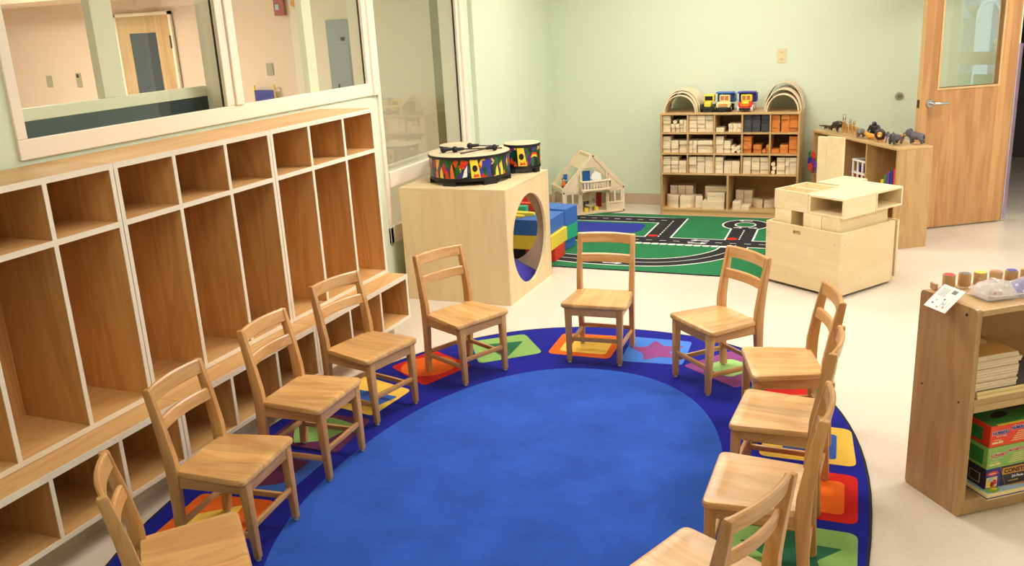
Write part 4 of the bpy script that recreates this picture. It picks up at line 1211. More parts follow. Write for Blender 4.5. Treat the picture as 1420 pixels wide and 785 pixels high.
# ------------------------------------------------------------------ block shelf on the back wall
BSX0, BSX1, BSY0, BSY1, BSH = -1.894, -0.729, 7.750, 8.135, 0.893
bs = thing('block_shelf', 'low ash shelf full of wooden building blocks against the green back wall', 'shelf', (0, 0, 0))
bt = 0.017
def bsp(n, *a, mat='ash_x', **k): return obj(n, bx(*a, **k), mat, bs)
bsp('side_panel', BSX0, BSX0 + bt, BSY0, BSY1, 0, BSH - bt, mat='ash_z'); bsp('side_panel', BSX1 - bt, BSX1, BSY0, BSY1, 0, BSH - bt, mat='ash_z')
bsp('top', BSX0, BSX1, BSY0 - 0.004, BSY1, BSH - bt, BSH, bev=0.003)
SH = [0.714, 0.536, 0.361, 0.043]      # undersides of the shelf boards
for z in SH:
    bsp('shelf', BSX0 + bt, BSX1 - bt, BSY0, BSY1 - 0.008, z, z + 0.015)
bsp('kick_board', BSX0 + bt, BSX1 - bt, BSY0 + 0.004, BSY0 + 0.02, 0, 0.043)
bsp('back_panel', BSX0 + bt, BSX1 - bt, BSY1 - 0.008, BSY1, 0.02, BSH - bt, mat='ash_back')
DVX = [-1.655, -1.428, -1.196, -0.967]
for zi, zt in ((0, BSH - bt), (1, 0.714), (2, 0.536)):
    for x in DVX:
        bsp('divider', x - 0.0065, x + 0.0065, BSY0, BSY1 - 0.008, SH[zi] + 0.015, zt, mat='ash_z')
bsp('divider', -1.317, -1.301, BSY0, BSY1 - 0.008, 0.058, 0.361, mat='ash_z')
CELL = [(BSX0 + bt, -1.6615), (-1.6485, -1.4345), (-1.4215, -1.2025), (-1.1895, -0.9735), (-0.9605, BSX1 - bt)]
ROWN = ['top', 'second', 'third']; COLN = ['first', 'second', 'middle', 'fourth', 'last']
BW, BHH, BL_ = 0.0655, 0.0345, 0.14
_cache = {}
rb = random.Random(11)
def blockmesh(w, l, h, mat):
    k = (round(w, 4), round(l, 4), round(h, 4), mat)
    if k not in _cache:
        me = bx(-w / 2, w / 2, 0, l, 0, h, bev=0.0016, seg=1).mesh('unit_block')
        me.materials.append(M[mat]); _cache[k] = me
    return _cache[k]
def cylmesh(r, l, mat):
    k = ('c', r, l, mat)
    if k not in _cache:
        me = G().cyl((0, 0, r), (0, l, r), r, seg=16).mesh('round_block', True)
        me.materials.append(M[mat]); _cache[k] = me
    return _cache[k]
def put(me, name, x, y, z, label, group, rz=0.0):
    o = bpy.data.objects.new(name, me); COL.objects.link(o)
    o.location = (x, y, z); o.rotation_euler = (0, 0, rz)
    tag(o, label, 'toy block', group)
    return o
ORD = ['bottom', 'second from bottom', 'third from bottom', 'fourth from bottom', 'top']
def fill(row, col, items, mat, tone):
    z0 = SH[row] + 0.0155
    x0 = CELL[col][0]
    grp = 'blocks in the %s row, %s cubby' % (ROWN[row], COLN[col])
    where = '%s cubby, %s row of the block shelf' % (COLN[col], ROWN[row])
    us = [it for it in items if it[0] == 'u']
    nm = {1: ['single'], 2: ['left', 'right'], 3: ['left', 'middle', 'right'], 4: ['first', 'second', 'third', 'fourth'], 5: ['first', 'second', 'third', 'fourth', 'fifth'], 6: ['first', 'second', 'third', 'fourth', 'fifth', 'sixth']}[max(1, len(us))]
    q = 0; cc = 0
    for it in items:
        kind, xo, n = it[0], it[1], it[2]
        if kind == 'u':
            w = it[3] if len(it) > 3 else BW
            for k in range(n):
                y = BSY0 + 0.012 + rb.uniform(0, 0.02); j = rb.uniform(-0.0006, 0.0006)
                pos = 'only block' if n == 1 else (('top block' if k == n - 1 else 'bottom block') if k in (0, n - 1) else ORD[k])
                lab = '%s %s, %s stack, %s' % (tone, pos, nm[q], where)
                put(blockmesh(w, BL_, BHH, mat), 'unit_block', x0 + xo + w / 2 + j, y, z0 + k * (BHH + 0.0006), lab, grp)
            q += 1
        else:
            cc += 1
            lab = '%s round block number %s in the %s' % (tone, ['one', 'two', 'three', 'four', 'five'][cc - 1], where)
            if cc and sum(1 for i2 in items if i2[0] == 'c') > 1:
                px, pz = xo, n
                lab = '%s round block %s, %s' % (tone, ('lowest' if pz < 0.005 else 'highest' if pz > 0.06 or (pz > 0.03 and row == 1) else 'in between') + (' on the left' if px < 0.16 else ' on the right' if px > 0.18 else ' in the centre') , where)
            else:
                lab = '%s round block among the blocks in the %s' % (tone, where)
            put(cylmesh(it[3] if len(it) > 3 else 0.0165, 0.12, mat), 'round_block', x0 + xo, BSY0 + 0.012 + rb.uniform(0, 0.01), z0 + n, lab, grp)
P_ = 'pale'
fill(0, 0, [('u', 0.003, 4), ('u', 0.077, 2, 0.030), ('c', 0.1095, 0.0708), ('u', 0.112, 2, 0.034), ('u', 0.150, 3, 0.028), ('u', 0.182, 3, 0.030)], 'block', P_)
fill(0, 1, [('u', 0.003, 4), ('u', 0.073, 4), ('u', 0.142, 4)], 'block', P_)
fill(0, 2, [('u', 0.003, 1, 0.034), ('u', 0.038, 1, 0.034), ('u', 0.110, 2, 0.034), ('u', 0.146, 2, 0.034), ('u', 0.182, 2, 0.034)], 'block', P_)
fill(0, 3, [('u', 0.003, 4), ('u', 0.072, 4), ('u', 0.146, 4)], 'block_black', 'charcoal')
fill(0, 4, [('u', 0.003, 4), ('u', 0.078, 4), ('u', 0.145, 4)], 'block_orange', 'orange')
fill(1, 0, [('u', 0.003, 4), ('u', 0.073, 3), ('u', 0.147, 3, 0.064)], 'block', P_)
fill(1, 1, [('u', 0.003, 3, 0.032), ('u', 0.037, 3, 0.032), ('u', 0.077, 3, 0.130)], 'block', P_)
fill(1, 2, [('u', 0.003, 4), ('u', 0.073, 3, 0.055), ('c', 0.148, 0.0), ('c', 0.148, 0.034), ('c', 0.198, 0.0), ('c', 0.198, 0.034), ('c', 0.1725, 0.019)], 'block', P_)
fill(1, 3, [('u', 0.003, 4), ('u', 0.087, 2), ('c', 0.174, 0.0), ('u', 0.192, 2, 0.023)], 'block_orange', 'orange')
fill(1, 4, [('u', 0.003, 1), ('u', 0.074, 2), ('u', 0.146, 4)], 'block_orange', 'orange')
fill(2, 0, [('u', 0.003, 4), ('u', 0.073, 4), ('u', 0.143, 3, 0.064)], 'block', P_)
fill(2, 1, [('u', 0.003, 4), ('u', 0.073, 4), ('u', 0.144, 4, 0.067)], 'block', P_)
fill(2, 2, [('u', 0.003, 4), ('u', 0.076, 3, 0.062), ('u', 0.142, 3, 0.066)], 'block', P_)
fill(2, 3, [('u', 0.003, 4), ('u', 0.075, 4, 0.066), ('u', 0.146, 4, 0.066)], 'block', P_)
fill(2, 4, [('c', 0.024, 0.0), ('c', 0.030, 0.034), ('c', 0.022, 0.068), ('u', 0.052, 4), ('u', 0.123, 4, 0.030), ('u', 0.155, 4, 0.056)], 'block', P_)
# bottom row
zb0 = 0.0585
def bput(w, l, h, x, y, z, label, group, n=1, rz=0.0):
    for k in range(n):
        pos = '' if n == 1 else ('lowest ' if k == 0 else 'topmost ' if k == n - 1 else ['', 'second lowest ', 'third lowest ', 'fourth lowest ', 'fifth lowest ', 'sixth lowest '][k])
        put(blockmesh(w, l, h, 'block'), 'unit_block', x, y, z + k * (h + 0.0006), pos + label, group, rz)
for i in range(3):
    lab = 'pale block of the %s back stack in the bottom left cubby' % ('left', 'middle', 'right')[i]
    bput(0.066, 0.14, 0.0345, -1.815 + i * 0.070, 7.93, zb0, lab, 'bottom cubby, back stack', 5 if i else 5)
def curved(label, x, y, z, r0, r1, a0, a1, h, n):
    for k in range(n):
        key = ('arc', r0, r1, a0, a1, h)
        if key not in _cache:
            pts = [(r1 * math.cos(a0 + (a1 - a0) * i / 8), r1 * math.sin(a0 + (a1 - a0) * i / 8)) for i in range(9)] + [(r0 * math.cos(a1 - (a1 - a0) * i / 8), r0 * math.sin(a1 - (a1 - a0) * i / 8)) for i in range(9)]
            me = G().prism(pts, 0, h).mesh('curved_block'); me.materials.append(M['block']); _cache[key] = me
        put(_cache[key], 'curved_block', x, y, z + k * (h + 0.0006), ('lowest ' if k == 0 else 'topmost ' if k == n - 1 else 'second ') + label, 'curved blocks at the bottom of the block shelf')
curved('pale curved block in the left pile at the front of the bottom cubby', -1.738, 7.915, zb0, 0.055, 0.135, PI * 1.02, PI * 1.49, 0.0345, 3)
curved('pale curved block in the second pile at the front of the bottom cubby', -1.731, 7.915, zb0, 0.055, 0.135, PI * 1.51, PI * 1.97, 0.0345, 3)
bput(0.060, 0.11, 0.0345, -1.562, 7.80, zb0, 'pale block in the short pile right of the curved blocks, bottom cubby', 'bottom cubby, short pile', 3, 0.25)
lab = 'pale long block of the right-hand pile in the bottom left cubby'
bput(0.190, 0.11, 0.0345, -1.435, 7.775, zb0, lab, 'bottom cubby, long pile', 2)
bput(0.150, 0.10, 0.0345, -1.415, 7.80, zb0 + 0.0704, 'pale shorter block resting on the long blocks of the bottom left cubby', 'bottom cubby, long pile', 2)
bput(0.210, 0.10, 0.025, -1.425, 7.90, zb0, 'pale long plank of the pile at the right of the bottom left cubby', 'bottom cubby, planks', 7)
bput(0.070, 0.13, 0.0345, -1.235, 7.78, zb0, 'pale block in the low front pile of the bottom right cubby', 'bottom right cubby, front pile', 2)
bput(0.070, 0.13, 0.0345, -1.162, 7.78, zb0, 'pale block lying alone at the front of the bottom right cubby', 'bottom right cubby, front single')
bput(0.070, 0.14, 0.0345, -1.235, 7.95, zb0, 'pale block in the left back pile of the bottom right cubby', 'bottom right cubby, back pile', 4)
bput(0.070, 0.14, 0.0345, -1.162, 7.95, zb0, 'pale block in the right back pile of the bottom right cubby', 'bottom right cubby, back pile', 4)
curved('pale curved block lying flat in the bottom right cubby', -1.030, 7.99, zb0, 0.05, 0.10, PI * 1.02, PI * 1.49, 0.0345, 2)
curved('pale curved block lying flat in the bottom right cubby, its right half', -1.022, 7.99, zb0, 0.05, 0.10, PI * 1.51, PI * 1.98, 0.0345, 2)

# bent wood arches on top
def arch(label, x, y0, y1, rx, rz_, th, group):
    g = G(); n = 24; v = []; f = []
    for y in (y0, y1):
        for d in (0, th):
            for k in range(n + 1):
                a = PI * k / n
                v.append(((rx - d) * math.cos(a), y - y0, (rz_ - d) * math.sin(a)))
    m = n + 1
    for k in range(n):
        f.append((k, k + 1, m + k + 1, m + k)); f.append((2 * m + k + 1, 2 * m + k, 3 * m + k, 3 * m + k + 1))
        f.append((k + 1, k, 2 * m + k, 2 * m + k + 1)); f.append((m + k, m + k + 1, 3 * m + k + 1, 3 * m + k))
    f.append((0, m, 3 * m, 2 * m)); f.append((n, 2 * m + n, 3 * m + n, m + n))
    g.add(v, f)
    o = obj('wooden_arch', g, 'block', None, True, loc=(x, y0, BSH + 0.0005))
    return tag(o, label, 'arch', group)
arch('smallest bent wood arch at the front left on top of the block shelf', -1.730, 7.775, 8.00, 0.139, 0.150, 0.009, 'arches on the left of the block shelf')
arch('middle bent wood arch of the nested set at the left on the block shelf', -1.730, 7.815, 8.05, 0.149, 0.175, 0.009, 'arches on the left of the block shelf')
arch('largest bent wood arch at the back of the left set on the block shelf', -1.729, 7.86, 8.12, 0.160, 0.192, 0.009, 'arches on the left of the block shelf')
arch('smallest bent wood arch at the front right on top of the block shelf', -0.878, 7.775, 7.98, 0.131, 0.148, 0.009, 'arches on the right of the block shelf')
arch('middle bent wood arch of the nested set at the right on the block shelf', -0.880, 7.82, 8.04, 0.146, 0.186, 0.009, 'arches on the right of the block shelf')
arch('tall thin bent wood arch rising behind the right set on the block shelf', -0.885, 7.92, 8.12, 0.158, 0.232, 0.006, 'arches on the right of the block shelf')

# toy trucks, facing the room
def truck(label, x, kind):
    t = thing('toy_truck', label, 'toy truck', (x, 7.87, BSH + 0.0005), 0, 'toy trucks on the block shelf')
    t.scale = (0.96, 0.9, 0.93)
    w = 0.060
    wheel = dict(loader='black', dump='black', red='white')[kind]
    hood = dict(loader='p_yellow', dump='p_cream', red='p_red')[kind]
    cab = dict(loader='p_yellow', dump='p_cream', red='p_yellow')[kind]
    obj('chassis', bx(-0.048, 0.048, -0.085, 0.16, 0.022, 0.045, bev=0.005), 'black' if kind != 'red' else 'p_red', t)
    if kind == 'loader':
        obj('hood', bx(-0.030, 0.030, -0.075, 0.02, 0.045, 0.092, bev=0.010), hood, t, True)
    elif kind == 'dump':
        obj('hood', bx(-0.062, 0.062, -0.085, 0.0, 0.040, 0.088, bev=0.010), hood, t, True)
    else:
        obj('hood', bx(-0.030, 0.030, -0.080, 0.0, 0.045, 0.092, bev=0.010), 'p_yellow', t, True)
        obj('fender', G().box(-0.060, -0.031, -0.075, 0.02, 0.035, 0.085, bev=0.010).box(0.031, 0.060, -0.075, 0.02, 0.035, 0.085, bev=0.010), 'p_red', t, True)
    cz = 0.150 if kind != 'loader' else 0.152
    c = obj('cab', bx(-0.046, 0.046, -0.005, 0.075, 0.085, cz, bev=0.008), cab, t, True)
    obj('windscreen', bx(-0.034, 0.034, -0.008, -0.004, 0.100, 0.138), 'p_black' if kind == 'loader' else 'p_brownwood', c)
    if kind != 'loader':
        obj('grille', bx(-0.040, 0.040, -0.088, -0.083, 0.050, 0.076, bev=0.002), 'p_tan' if kind == 'dump' else 'p_orange', t)
        obj('mirror_bar', bx(-0.003, 0.003, -0.009, -0.008, 0.100, 0.138), cab, c)
    bed = dict(loader=None, dump='p_blue', red='p_navy')[kind]
    if bed:
        g = G(); g.box(-0.075, 0.075, 0.075, 0.20, 0.075, 0.085); g.box(-0.075, 0.075, 0.078, 0.088, 0.085, 0.170); g.box(-0.077, 0.077, -0.01, 0.09, 0.160, 0.172, bev=0.004)
        g.box(-0.075, -0.065, 0.08, 0.20, 0.085, 0.150); g.box(0.065, 0.075, 0.08, 0.20, 0.085, 0.150)
        obj('dump_bed', g, bed, t)
    for sx in (-1, 1):
        for y in (-0.045, 0.115):
            r = 0.030 if kind != 'loader' else 0.036
            wn_ = obj('wheel', G().cyl((sx * 0.044, y, r), (sx * 0.066, y, r), r, seg=20), wheel, t, True)
            obj('hub', G().cyl((sx * 0.066, y, r), (sx * 0.068, y, r), r * 0.45, seg=14), hood, wn_, True)
    obj('bumper', bx(-0.050, 0.050, -0.094, -0.083, 0.018, 0.036, bev=0.004), 'black', t)
truck('yellow toy loader with big black wheels on the block shelf, left of the trucks', -1.498, 'loader')
truck('cream toy dump truck with blue bed in the middle on the block shelf', -1.365, 'dump')
truck('red and yellow toy dump truck with navy bed and white wheels on the block shelf', -1.185, 'red')

# ------------------------------------------------------------------ block bin and hollow blocks
BA = math.radians(56.09)
BN = (-0.265, 5.568, 0)
Mb = Matrix.Translation(BN) @ Matrix.Rotation(BA, 4, 'Z')
A_, B_ = 0.574, 0.548
bin_ = thing('block_bin', 'square birch plywood bin on casters heaped with hollow wooden blocks', 'bin', BN, BA)
# local x: right-hand face direction, local y: left-hand face direction
g = G()
sy, sz = 0.329, 0.369
g.box(0, PT, 0, sy - 0.028, 0.02, 0.411); g.box(0, PT, sy + 0.028, A_, 0.02, 0.411)
g.box(0, PT, sy - 0.028, sy + 0.028, 0.02, sz - 0.011); g.box(0, PT, sy - 0.028, sy + 0.028, sz + 0.011, 0.411)
obj('front_panel', g, 'birch_y', bin_)
obj('side_panel', bx(PT, B_ - PT - 0.02, 0.0, PT, 0.02, 0.411), 'birch_x', bin_)
obj('side_panel', bx(PT, B_ - PT - 0.02, A_ - PT, A_, 0.02, 0.411), 'birch_x', bin_)
obj('rear_panel', bx(B_ - PT - 0.02, B_ - 0.02, 0.0, A_, 0.02, 0.411), 'birch_y', bin_)
obj('rear_cleat', bx(B_ - 0.006, B_ + 0.012, -0.008, A_, 0.045, 0.413), 'birch_y', bin_)
obj('inner_floor', bx(PT, B_ - PT - 0.02, PT, A_ - PT, 0.358, 0.371), 'birch_y', bin_)
for x, y in ((0.06, 0.06), (0.06, A_ - 0.06), (B_ - 0.09, 0.06), (B_ - 0.09, A_ - 0.06)):
    obj('caster', G().cyl((x - 0.008, y, 0.0105), (x + 0.008, y, 0.0105), 0.0105, seg=14), 'black', bin_)
g = G()
for y, z in ((0.045, 0.34), (0.40, 0.10), (A_ - 0.02, 0.34)):
    g.cyl((0, y, z), (-0.001, y, z), 0.006, seg=10)
for x in (0.045, 0.2):
    g.cyl((x, 0, 0.34 if x < 0.1 else 0.10), (x, -0.001, 0.34 if x < 0.1 else 0.10), 0.006, seg=10)
obj('screw_plug', g, 'steel', bin_)
def hollow(label, x0, x1, y0, y1, z0, z1, openax, th=0.013, part=None, mat='birch_in'):
    c = Mb @ Vector(((x0 + x1) / 2, (y0 + y1) / 2, z0))
    t = thing('hollow_block', label, 'wooden block', tuple(c), BA, 'hollow blocks in the bin')
    w, d, h = (x1 - x0) / 2, (y1 - y0) / 2, z1 - z0
    if openax == 'x':      # tube along x
        obj('board', bx(-w, w, -d, d, h - th, h, bev=0.002), mat, t); obj('board', bx(-w, w, -d, d, 0, th, bev=0.002), mat, t)
        obj('board', bx(-w, w, -d, -d + th, th, h - th), mat, t); obj('board', bx(-w, w, d - th, d, th, h - th), mat, t)
    elif openax == 'y':
        obj('board', bx(-w, w, -d, d, h - th, h, bev=0.002), mat, t); obj('board', bx(-w, w, -d, d, 0, th, bev=0.002), mat, t)
        obj('board', bx(-w, -w + th, -d, d, th, h - th), mat, t); obj('board', bx(w - th, w, -d, d, th, h - th), mat, t)
    elif openax == 'z':
        obj('board', bx(-w, -w + th, -d, d, 0, h, bev=0.002), mat, t); obj('board', bx(w - th, w, -d, d, 0, h, bev=0.002), mat, t)
        obj('board', bx(-w + th, w - th, -d, -d + th, 0, h), mat, t); obj('board', bx(-w + th, w - th, d - th, d, 0, h), mat, t)
        obj('board', bx(-0.03, -0.03 + th, -d + th, d - th, 0, h), mat, t)
        obj('board', bx(-w + th, w - th, -d + th, d - th, 0.0, th), mat, t)
    return t
def solid(label, x0, x1, y0, y1, z0, z1, mat='birch_in', nm='hollow_block', grp='hollow blocks in the bin'):
    c = Mb @ Vector(((x0 + x1) / 2, (y0 + y1) / 2, z0))
    w, d = (x1 - x0) / 2, (y1 - y0) / 2
    o = obj(nm, bx(-w, w, -d, d, 0, z1 - z0, bev=0.002), mat, None, loc=tuple(c), rot=(0, 0, BA))
    return tag(o, label, 'wooden block', grp)
solid('lower wooden block at the left in the bin, left of the dark gap', 0.030, 0.500, 0.402, 0.532, 0.3715, 0.4945)
solid('lower wooden block in the bin under the left edge of the front hollow block', 0.030, 0.500, 0.170, 0.307, 0.3715, 0.4945)
solid('lower wooden block at the near corner of the bin', 0.030, 0.500, 0.038, 0.167, 0.3715, 0.4945, 'birch_x')
hollow('upper hollow block at the near corner of the bin, open to the front left', 0.030, 0.334, 0.012, 0.272, 0.4955, 0.616, 'x')
hollow('upper hollow block at the left of the bin with two open troughs on top', 0.030, 0.340, 0.275, 0.540, 0.4955, 0.618, 'z')
hollow('upper hollow block at the right of the bin, open to the right', 0.341, 0.606, 0.014, 0.318, 0.4955, 0.616, 'y')
hollow('upper hollow block at the back of the bin with a closed top', 0.395, 0.680, 0.324, 0.500, 0.4955, 0.616, 'x')
for lab, ya, yb, x, zt in (('narrow wooden plank standing upright behind the bin, left one', 0.692, 0.770, 0.735, 0.855), ('wide wooden plank standing upright behind the bin, right one', 0.556, 0.689, 0.730, 0.862)):
    c = Mb @ Vector((x, (ya + yb) / 2, 0))
    o = obj('plank', bx(-0.010, 0.010, -(yb - ya) / 2, (yb - ya) / 2, 0.0, zt, bev=0.002), 'birch_in', None, loc=tuple(c), rot=(0, math.radians(0), BA))
    tag(o, lab, 'plank', 'upright planks behind the bin')

# ------------------------------------------------------------------ toy cabinet with animals
KA = math.radians(123)
KO = (0.02, 6.857, 0)
Mk = Matrix.Translation(KO) @ Matrix.Rotation(KA, 4, 'Z')
kab = thing('toy_cabinet', 'low ash cabinet with open compartments beside the door, toy animals on top', 'cabinet', KO, KA)
KL, KD, KH = 1.205, 0.27, 0.735
kt = 0.018
def kp(n, *a, mat='ash_x', **k): return obj(n, bx(*a, **k), mat, kab)
kp('top', 0, KL, -KD, 0.004, KH - kt, KH, bev=0.003)
kp('side_panel', 0, kt, -KD, 0, 0, KH - kt, mat='ash_z'); kp('side_panel', KL - kt, KL, -KD, 0, 0, KH - kt, mat='ash_z')
kp('back_panel', kt, KL - kt, -KD, -KD + 0.008, 0.03, KH - kt, mat='ash_back')
for x in (0.405, 0.80):
    kp('divider', x - 0.009, x + 0.009, -KD + 0.008, -0.004, 0.06, KH - kt, mat='ash_z')
kp('bottom_shelf', kt, KL - kt, -KD + 0.008, -0.002, 0.045, 0.06); kp('kick_board', kt, KL - kt, -0.022, -0.008, 0, 0.045)
for xa, xb in ((kt, 0.396), (0.414, 0.791), (0.809, KL - kt)):
    kp('shelf', xa, xb, -KD + 0.008, -0.004, 0.365, 0.381)
def kw(x, y, z): return tuple(Mk @ Vector((x, y, z)))
t = thing('rainbow_toy', 'toy of upright rainbow-coloured strips in the right compartment of the cabinet', 'toy', kw(0.03, -0.06, 0.3815), KA)
for i, (c, h) in enumerate((('yellow', 0.195), ('red', 0.190), ('navy', 0.175), ('purple', 0.155), ('green', 0.130), ('yellow', 0.090))):
    obj('strip', bx(0.004 + i * 0.038, 0.036 + i * 0.038, -0.05, 0.02, 0, h, bev=0.003), 'p_' + c, t)
t = thing('toy_crate', 'white slatted plastic crate with red contents in the middle compartment of the cabinet', 'crate', kw(0.53, -0.10, 0.3815), KA)
g = G()
for x in (-0.10, -0.035, 0.03, 0.095):
    g.box(x - 0.008, x + 0.008, 0.06, 0.07, 0, 0.19); g.box(x - 0.008, x + 0.008, -0.07, -0.06, 0, 0.19)
for z in (0.0, 0.085, 0.18):
    g.box(-0.108, 0.103, 0.06, 0.072, z, z + 0.014); g.box(-0.108, 0.103, -0.072, -0.06, z, z + 0.014); g.box(-0.108, -0.096, -0.07, 0.07, z, z + 0.014); g.box(0.092, 0.103, -0.07, 0.07, z, z + 0.014)
for y in (-0.03, 0.01, 0.04):
    g.beam((-0.102, y - 0.02, 0.0), (-0.102, y + 0.01, 0.19), 0.01, 0.01, up=(1, 0, 0))
obj('crate_frame', g, 'white', t)
obj('contents', bx(-0.09, 0.09, -0.055, 0.055, 0.001, 0.10, bev=0.01), 'p_dkred', t); obj('contents', bx(-0.03, 0.06, -0.05, 0.05, 0.10, 0.15, bev=0.01), 'p_navy', t)
t = thing('pinwheel_bunch', 'bunch of bright toy pinwheels at the far left end of the cabinet', 'toy', kw(1.165, -0.008, 0.3815), KA)
rp = random.Random(4)
for i, (x, y, z, c) in enumerate(((-0.06, 0.05, 0.16, 'red'), (-0.02, 0.03, 0.12, 'purple'), (0.015, 0.04, 0.10, 'navy'), (-0.035, 0.06, 0.06, 'red'), (0.03, 0.03, 0.15, 'green'), (-0.07, 0.04, 0.08, 'purple'), (0.045, 0.02, 0.12, 'ltgreen'))):
    gg = G()
    for k in range(5):
        a = 2 * PI * k / 5 + i
        gg.sphere((x + 0.020 * math.cos(a), y, z + 0.020 * math.sin(a)), 0.016, 8, 6, (1, 0.4, 1))
    gg.cyl((x * 0.4, y - 0.02, 0), (x, y, z), 0.002, seg=6)
    obj('pinwheel', gg, 'p_' + c, t, True)

def skin(name, nodes, edges, mat, parent, sub=1, root=0):
    me = bpy.data.meshes.new(name)
    me.from_pydata([n[:3] for n in nodes], edges, [])
    o = bpy.data.objects.new(name, me); COL.objects.link(o)
    sk = o.modifiers.new('skin', 'SKIN'); sk.use_smooth_shade = True
    for i, n in enumerate(nodes):
        r = n[3] if isinstance(n[3], tuple) else (n[3], n[3])
        me.skin_vertices[0].data[i].radius = r
        me.skin_vertices[0].data[i].use_root = (i == root)
    ss = o.modifiers.new('sub', 'SUBSURF'); ss.levels = sub; ss.render_levels = sub
    m2 = bpy.data.meshes.new_from_object(o.evaluated_get(bpy.context.evaluated_depsgraph_get()))
    bpy.data.objects.remove(o); bpy.data.meshes.remove(me)
    m2.name = name; m2.materials.clear(); m2.materials.append(M[mat])
    for p in m2.polygons: p.use_smooth = True
    ob = bpy.data.objects.new(name, m2); COL.objects.link(ob); ob.parent = parent
    return ob
def beast(label, x, y, rz, mat, L=0.10, leg=0.05, r=0.022, neck=(0.02, 0.03), hl=0.028, hr=0.011, tail=0.03, lr=0.006, hump=1.0, name='toy_animal', extra=None, scale=1.0):
    """four-legged toy: local +x is its front, feet on z=0"""
    t = thing(name, label, 'toy animal', kw(x, y, KH + 0.0005), KA + rz, 'toy animals on the cabinet')
    t.scale = (scale,) * 3
    zb = leg + r * 0.6
    h2 = L / 2
    nodes = [(-h2 * 0.75, 0, zb, r * 0.86), (0, 0, zb - r * 0.05, r * 0.95), (h2 * 0.72, 0, zb + r * 0.1, r * 1.0 * hump),
             (h2 + neck[0] * 0.55, 0, zb + neck[1] * 0.55 + r * 0.2, hr * 1.25), (h2 + neck[0], 0, zb + neck[1] + r * 0.3, hr * 1.1), (h2 + neck[0] + hl, 0, zb + neck[1] - hl * 0.25 + r * 0.2, hr * 0.62),
             (-h2 * 1.05, 0, zb + r * 0.2, lr * 0.8), (-h2 * 1.15, 0, zb - tail, lr * 0.5)]
    edges = [(0, 1), (1, 2), (2, 3), (3, 4), (4, 5), (0, 6), (6, 7)]
    for s in (-1, 1):
        b = len(nodes)
        nodes += [(h2 * 0.72, s * r * 0.62, zb - r * 0.6, lr * 1.5), (h2 * 0.70, s * r * 0.66, leg * 0.45, lr * 1.0), (h2 * 0.74, s * r * 0.66, 0.006, lr * 0.95)]
        edges += [(2, b), (b, b + 1), (b + 1, b + 2)]
        b = len(nodes)
        nodes += [(-h2 * 0.70, s * r * 0.62, zb - r * 0.6, lr * 1.7), (-h2 * 0.92, s * r * 0.66, leg * 0.42, lr * 0.95), (-h2 * 0.82, s * r * 0.66, 0.006, lr * 0.95)]
        edges += [(0, b), (b, b + 1), (b + 1, b + 2)]
    body = skin('body', nodes, edges, mat, t)
    hx, hz_ = h2 + neck[0], zb + neck[1] + r * 0.3
    obj('eye', G().sphere((hx + hl * 0.4, hr * 0.8, hz_ + hr * 0.2), 0.0022, 6, 4).sphere((hx + hl * 0.4, -hr * 0.8, hz_ + hr * 0.2), 0.0022, 6, 4), 'p_black', t)
    ea = {'p_slate': 0.018}.get(mat, 0.008)
    if extra != 'elephant':
        obj('ear', G().sphere((hx - 0.003, hr * 1.1, hz_ + hr * 0.9), ea * 0.6, 8, 6, (0.5, 1, 1)), mat, t, True); obj('ear', G().sphere((hx - 0.003, -hr * 1.1, hz_ + hr * 0.9), ea * 0.6, 8, 6, (0.5, 1, 1)), mat, t, True)
    if extra == 'horns':
        for s in (-1, 1):
            obj('horn', G().tube([(hx, s * 0.005, hz_ + hr * 0.8), (hx - 0.006, s * 0.011, hz_ + hr + 0.018), (hx - 0.004, s * 0.010, hz_ + hr + 0.034), (hx, s * 0.006, hz_ + hr + 0.045)], [0.003, 0.0026, 0.002, 0.001], 8), 'p_dkbrown', t, True)
    if extra == 'straight':
        for s in (-1, 1):
            obj('horn', G().tube([(hx, s * 0.004, hz_ + hr * 0.8), (hx - 0.012, s * 0.007, hz_ + hr + 0.030)], [0.0028, 0.001], 8), 'p_brown', t, True)
    if extra == 'bull':
        for s in (-1, 1):
            obj('horn', G().tube([(hx, s * hr * 0.8, hz_ + hr * 0.4), (hx, s * (hr + 0.012), hz_ + hr * 0.7), (hx + 0.004, s * (hr + 0.014), hz_ + hr + 0.012)], [0.004, 0.003, 0.001], 8), 'p_greywood', t, True)
    if extra == 'mane':
        obj('mane', G().sphere((hx - 0.006, 0, hz_ - 0.002), 0.040, 16, 12, (0.55, 1, 1.05)), 'p_dkbrown', t, True)
        obj('face', G().sphere((hx + 0.013, 0, hz_ - 0.002), 0.019, 14, 10, (0.7, 0.95, 1.1)), 'p_gold', t, True)
        obj('muzzle', G().sphere((hx + 0.027, 0, hz_ - 0.010), 0.009, 10, 8), 'p_cream', t, True)
    if extra == 'elephant':
        obj('trunk', G().tube([(hx + hl * 0.6, 0, hz_ - hl * 0.1), (hx + hl + 0.008, 0, hz_ - 0.018), (hx + hl + 0.010, 0, hz_ - 0.036), (hx + hl + 0.016, 0, hz_ - 0.048)], [0.008, 0.0065, 0.005, 0.004], 10), mat, t, True)
        for s in (-1, 1):
            obj('ear', G().sphere((hx - 0.008, s * hr * 1.35, hz_ + 0.0), 0.024, 14, 8, (0.75, 0.28, 1.1)), mat, t, True)
            obj('tusk', G().tube([(hx + hl * 0.7, s * 0.007, hz_ - 0.012), (hx + hl + 0.012, s * 0.009, hz_ - 0.026)], [0.003, 0.001], 8), 'white', t, True)
    return t
R2 = math.radians
lz = beast('long brown toy lizard with its tail out to the left end of the cabinet top', 1.125, -0.09, R2(180), 'p_brown', 0.10, 0.020, 0.013, (0.016, 0.004), 0.034, 0.010, -0.004, 0.005)
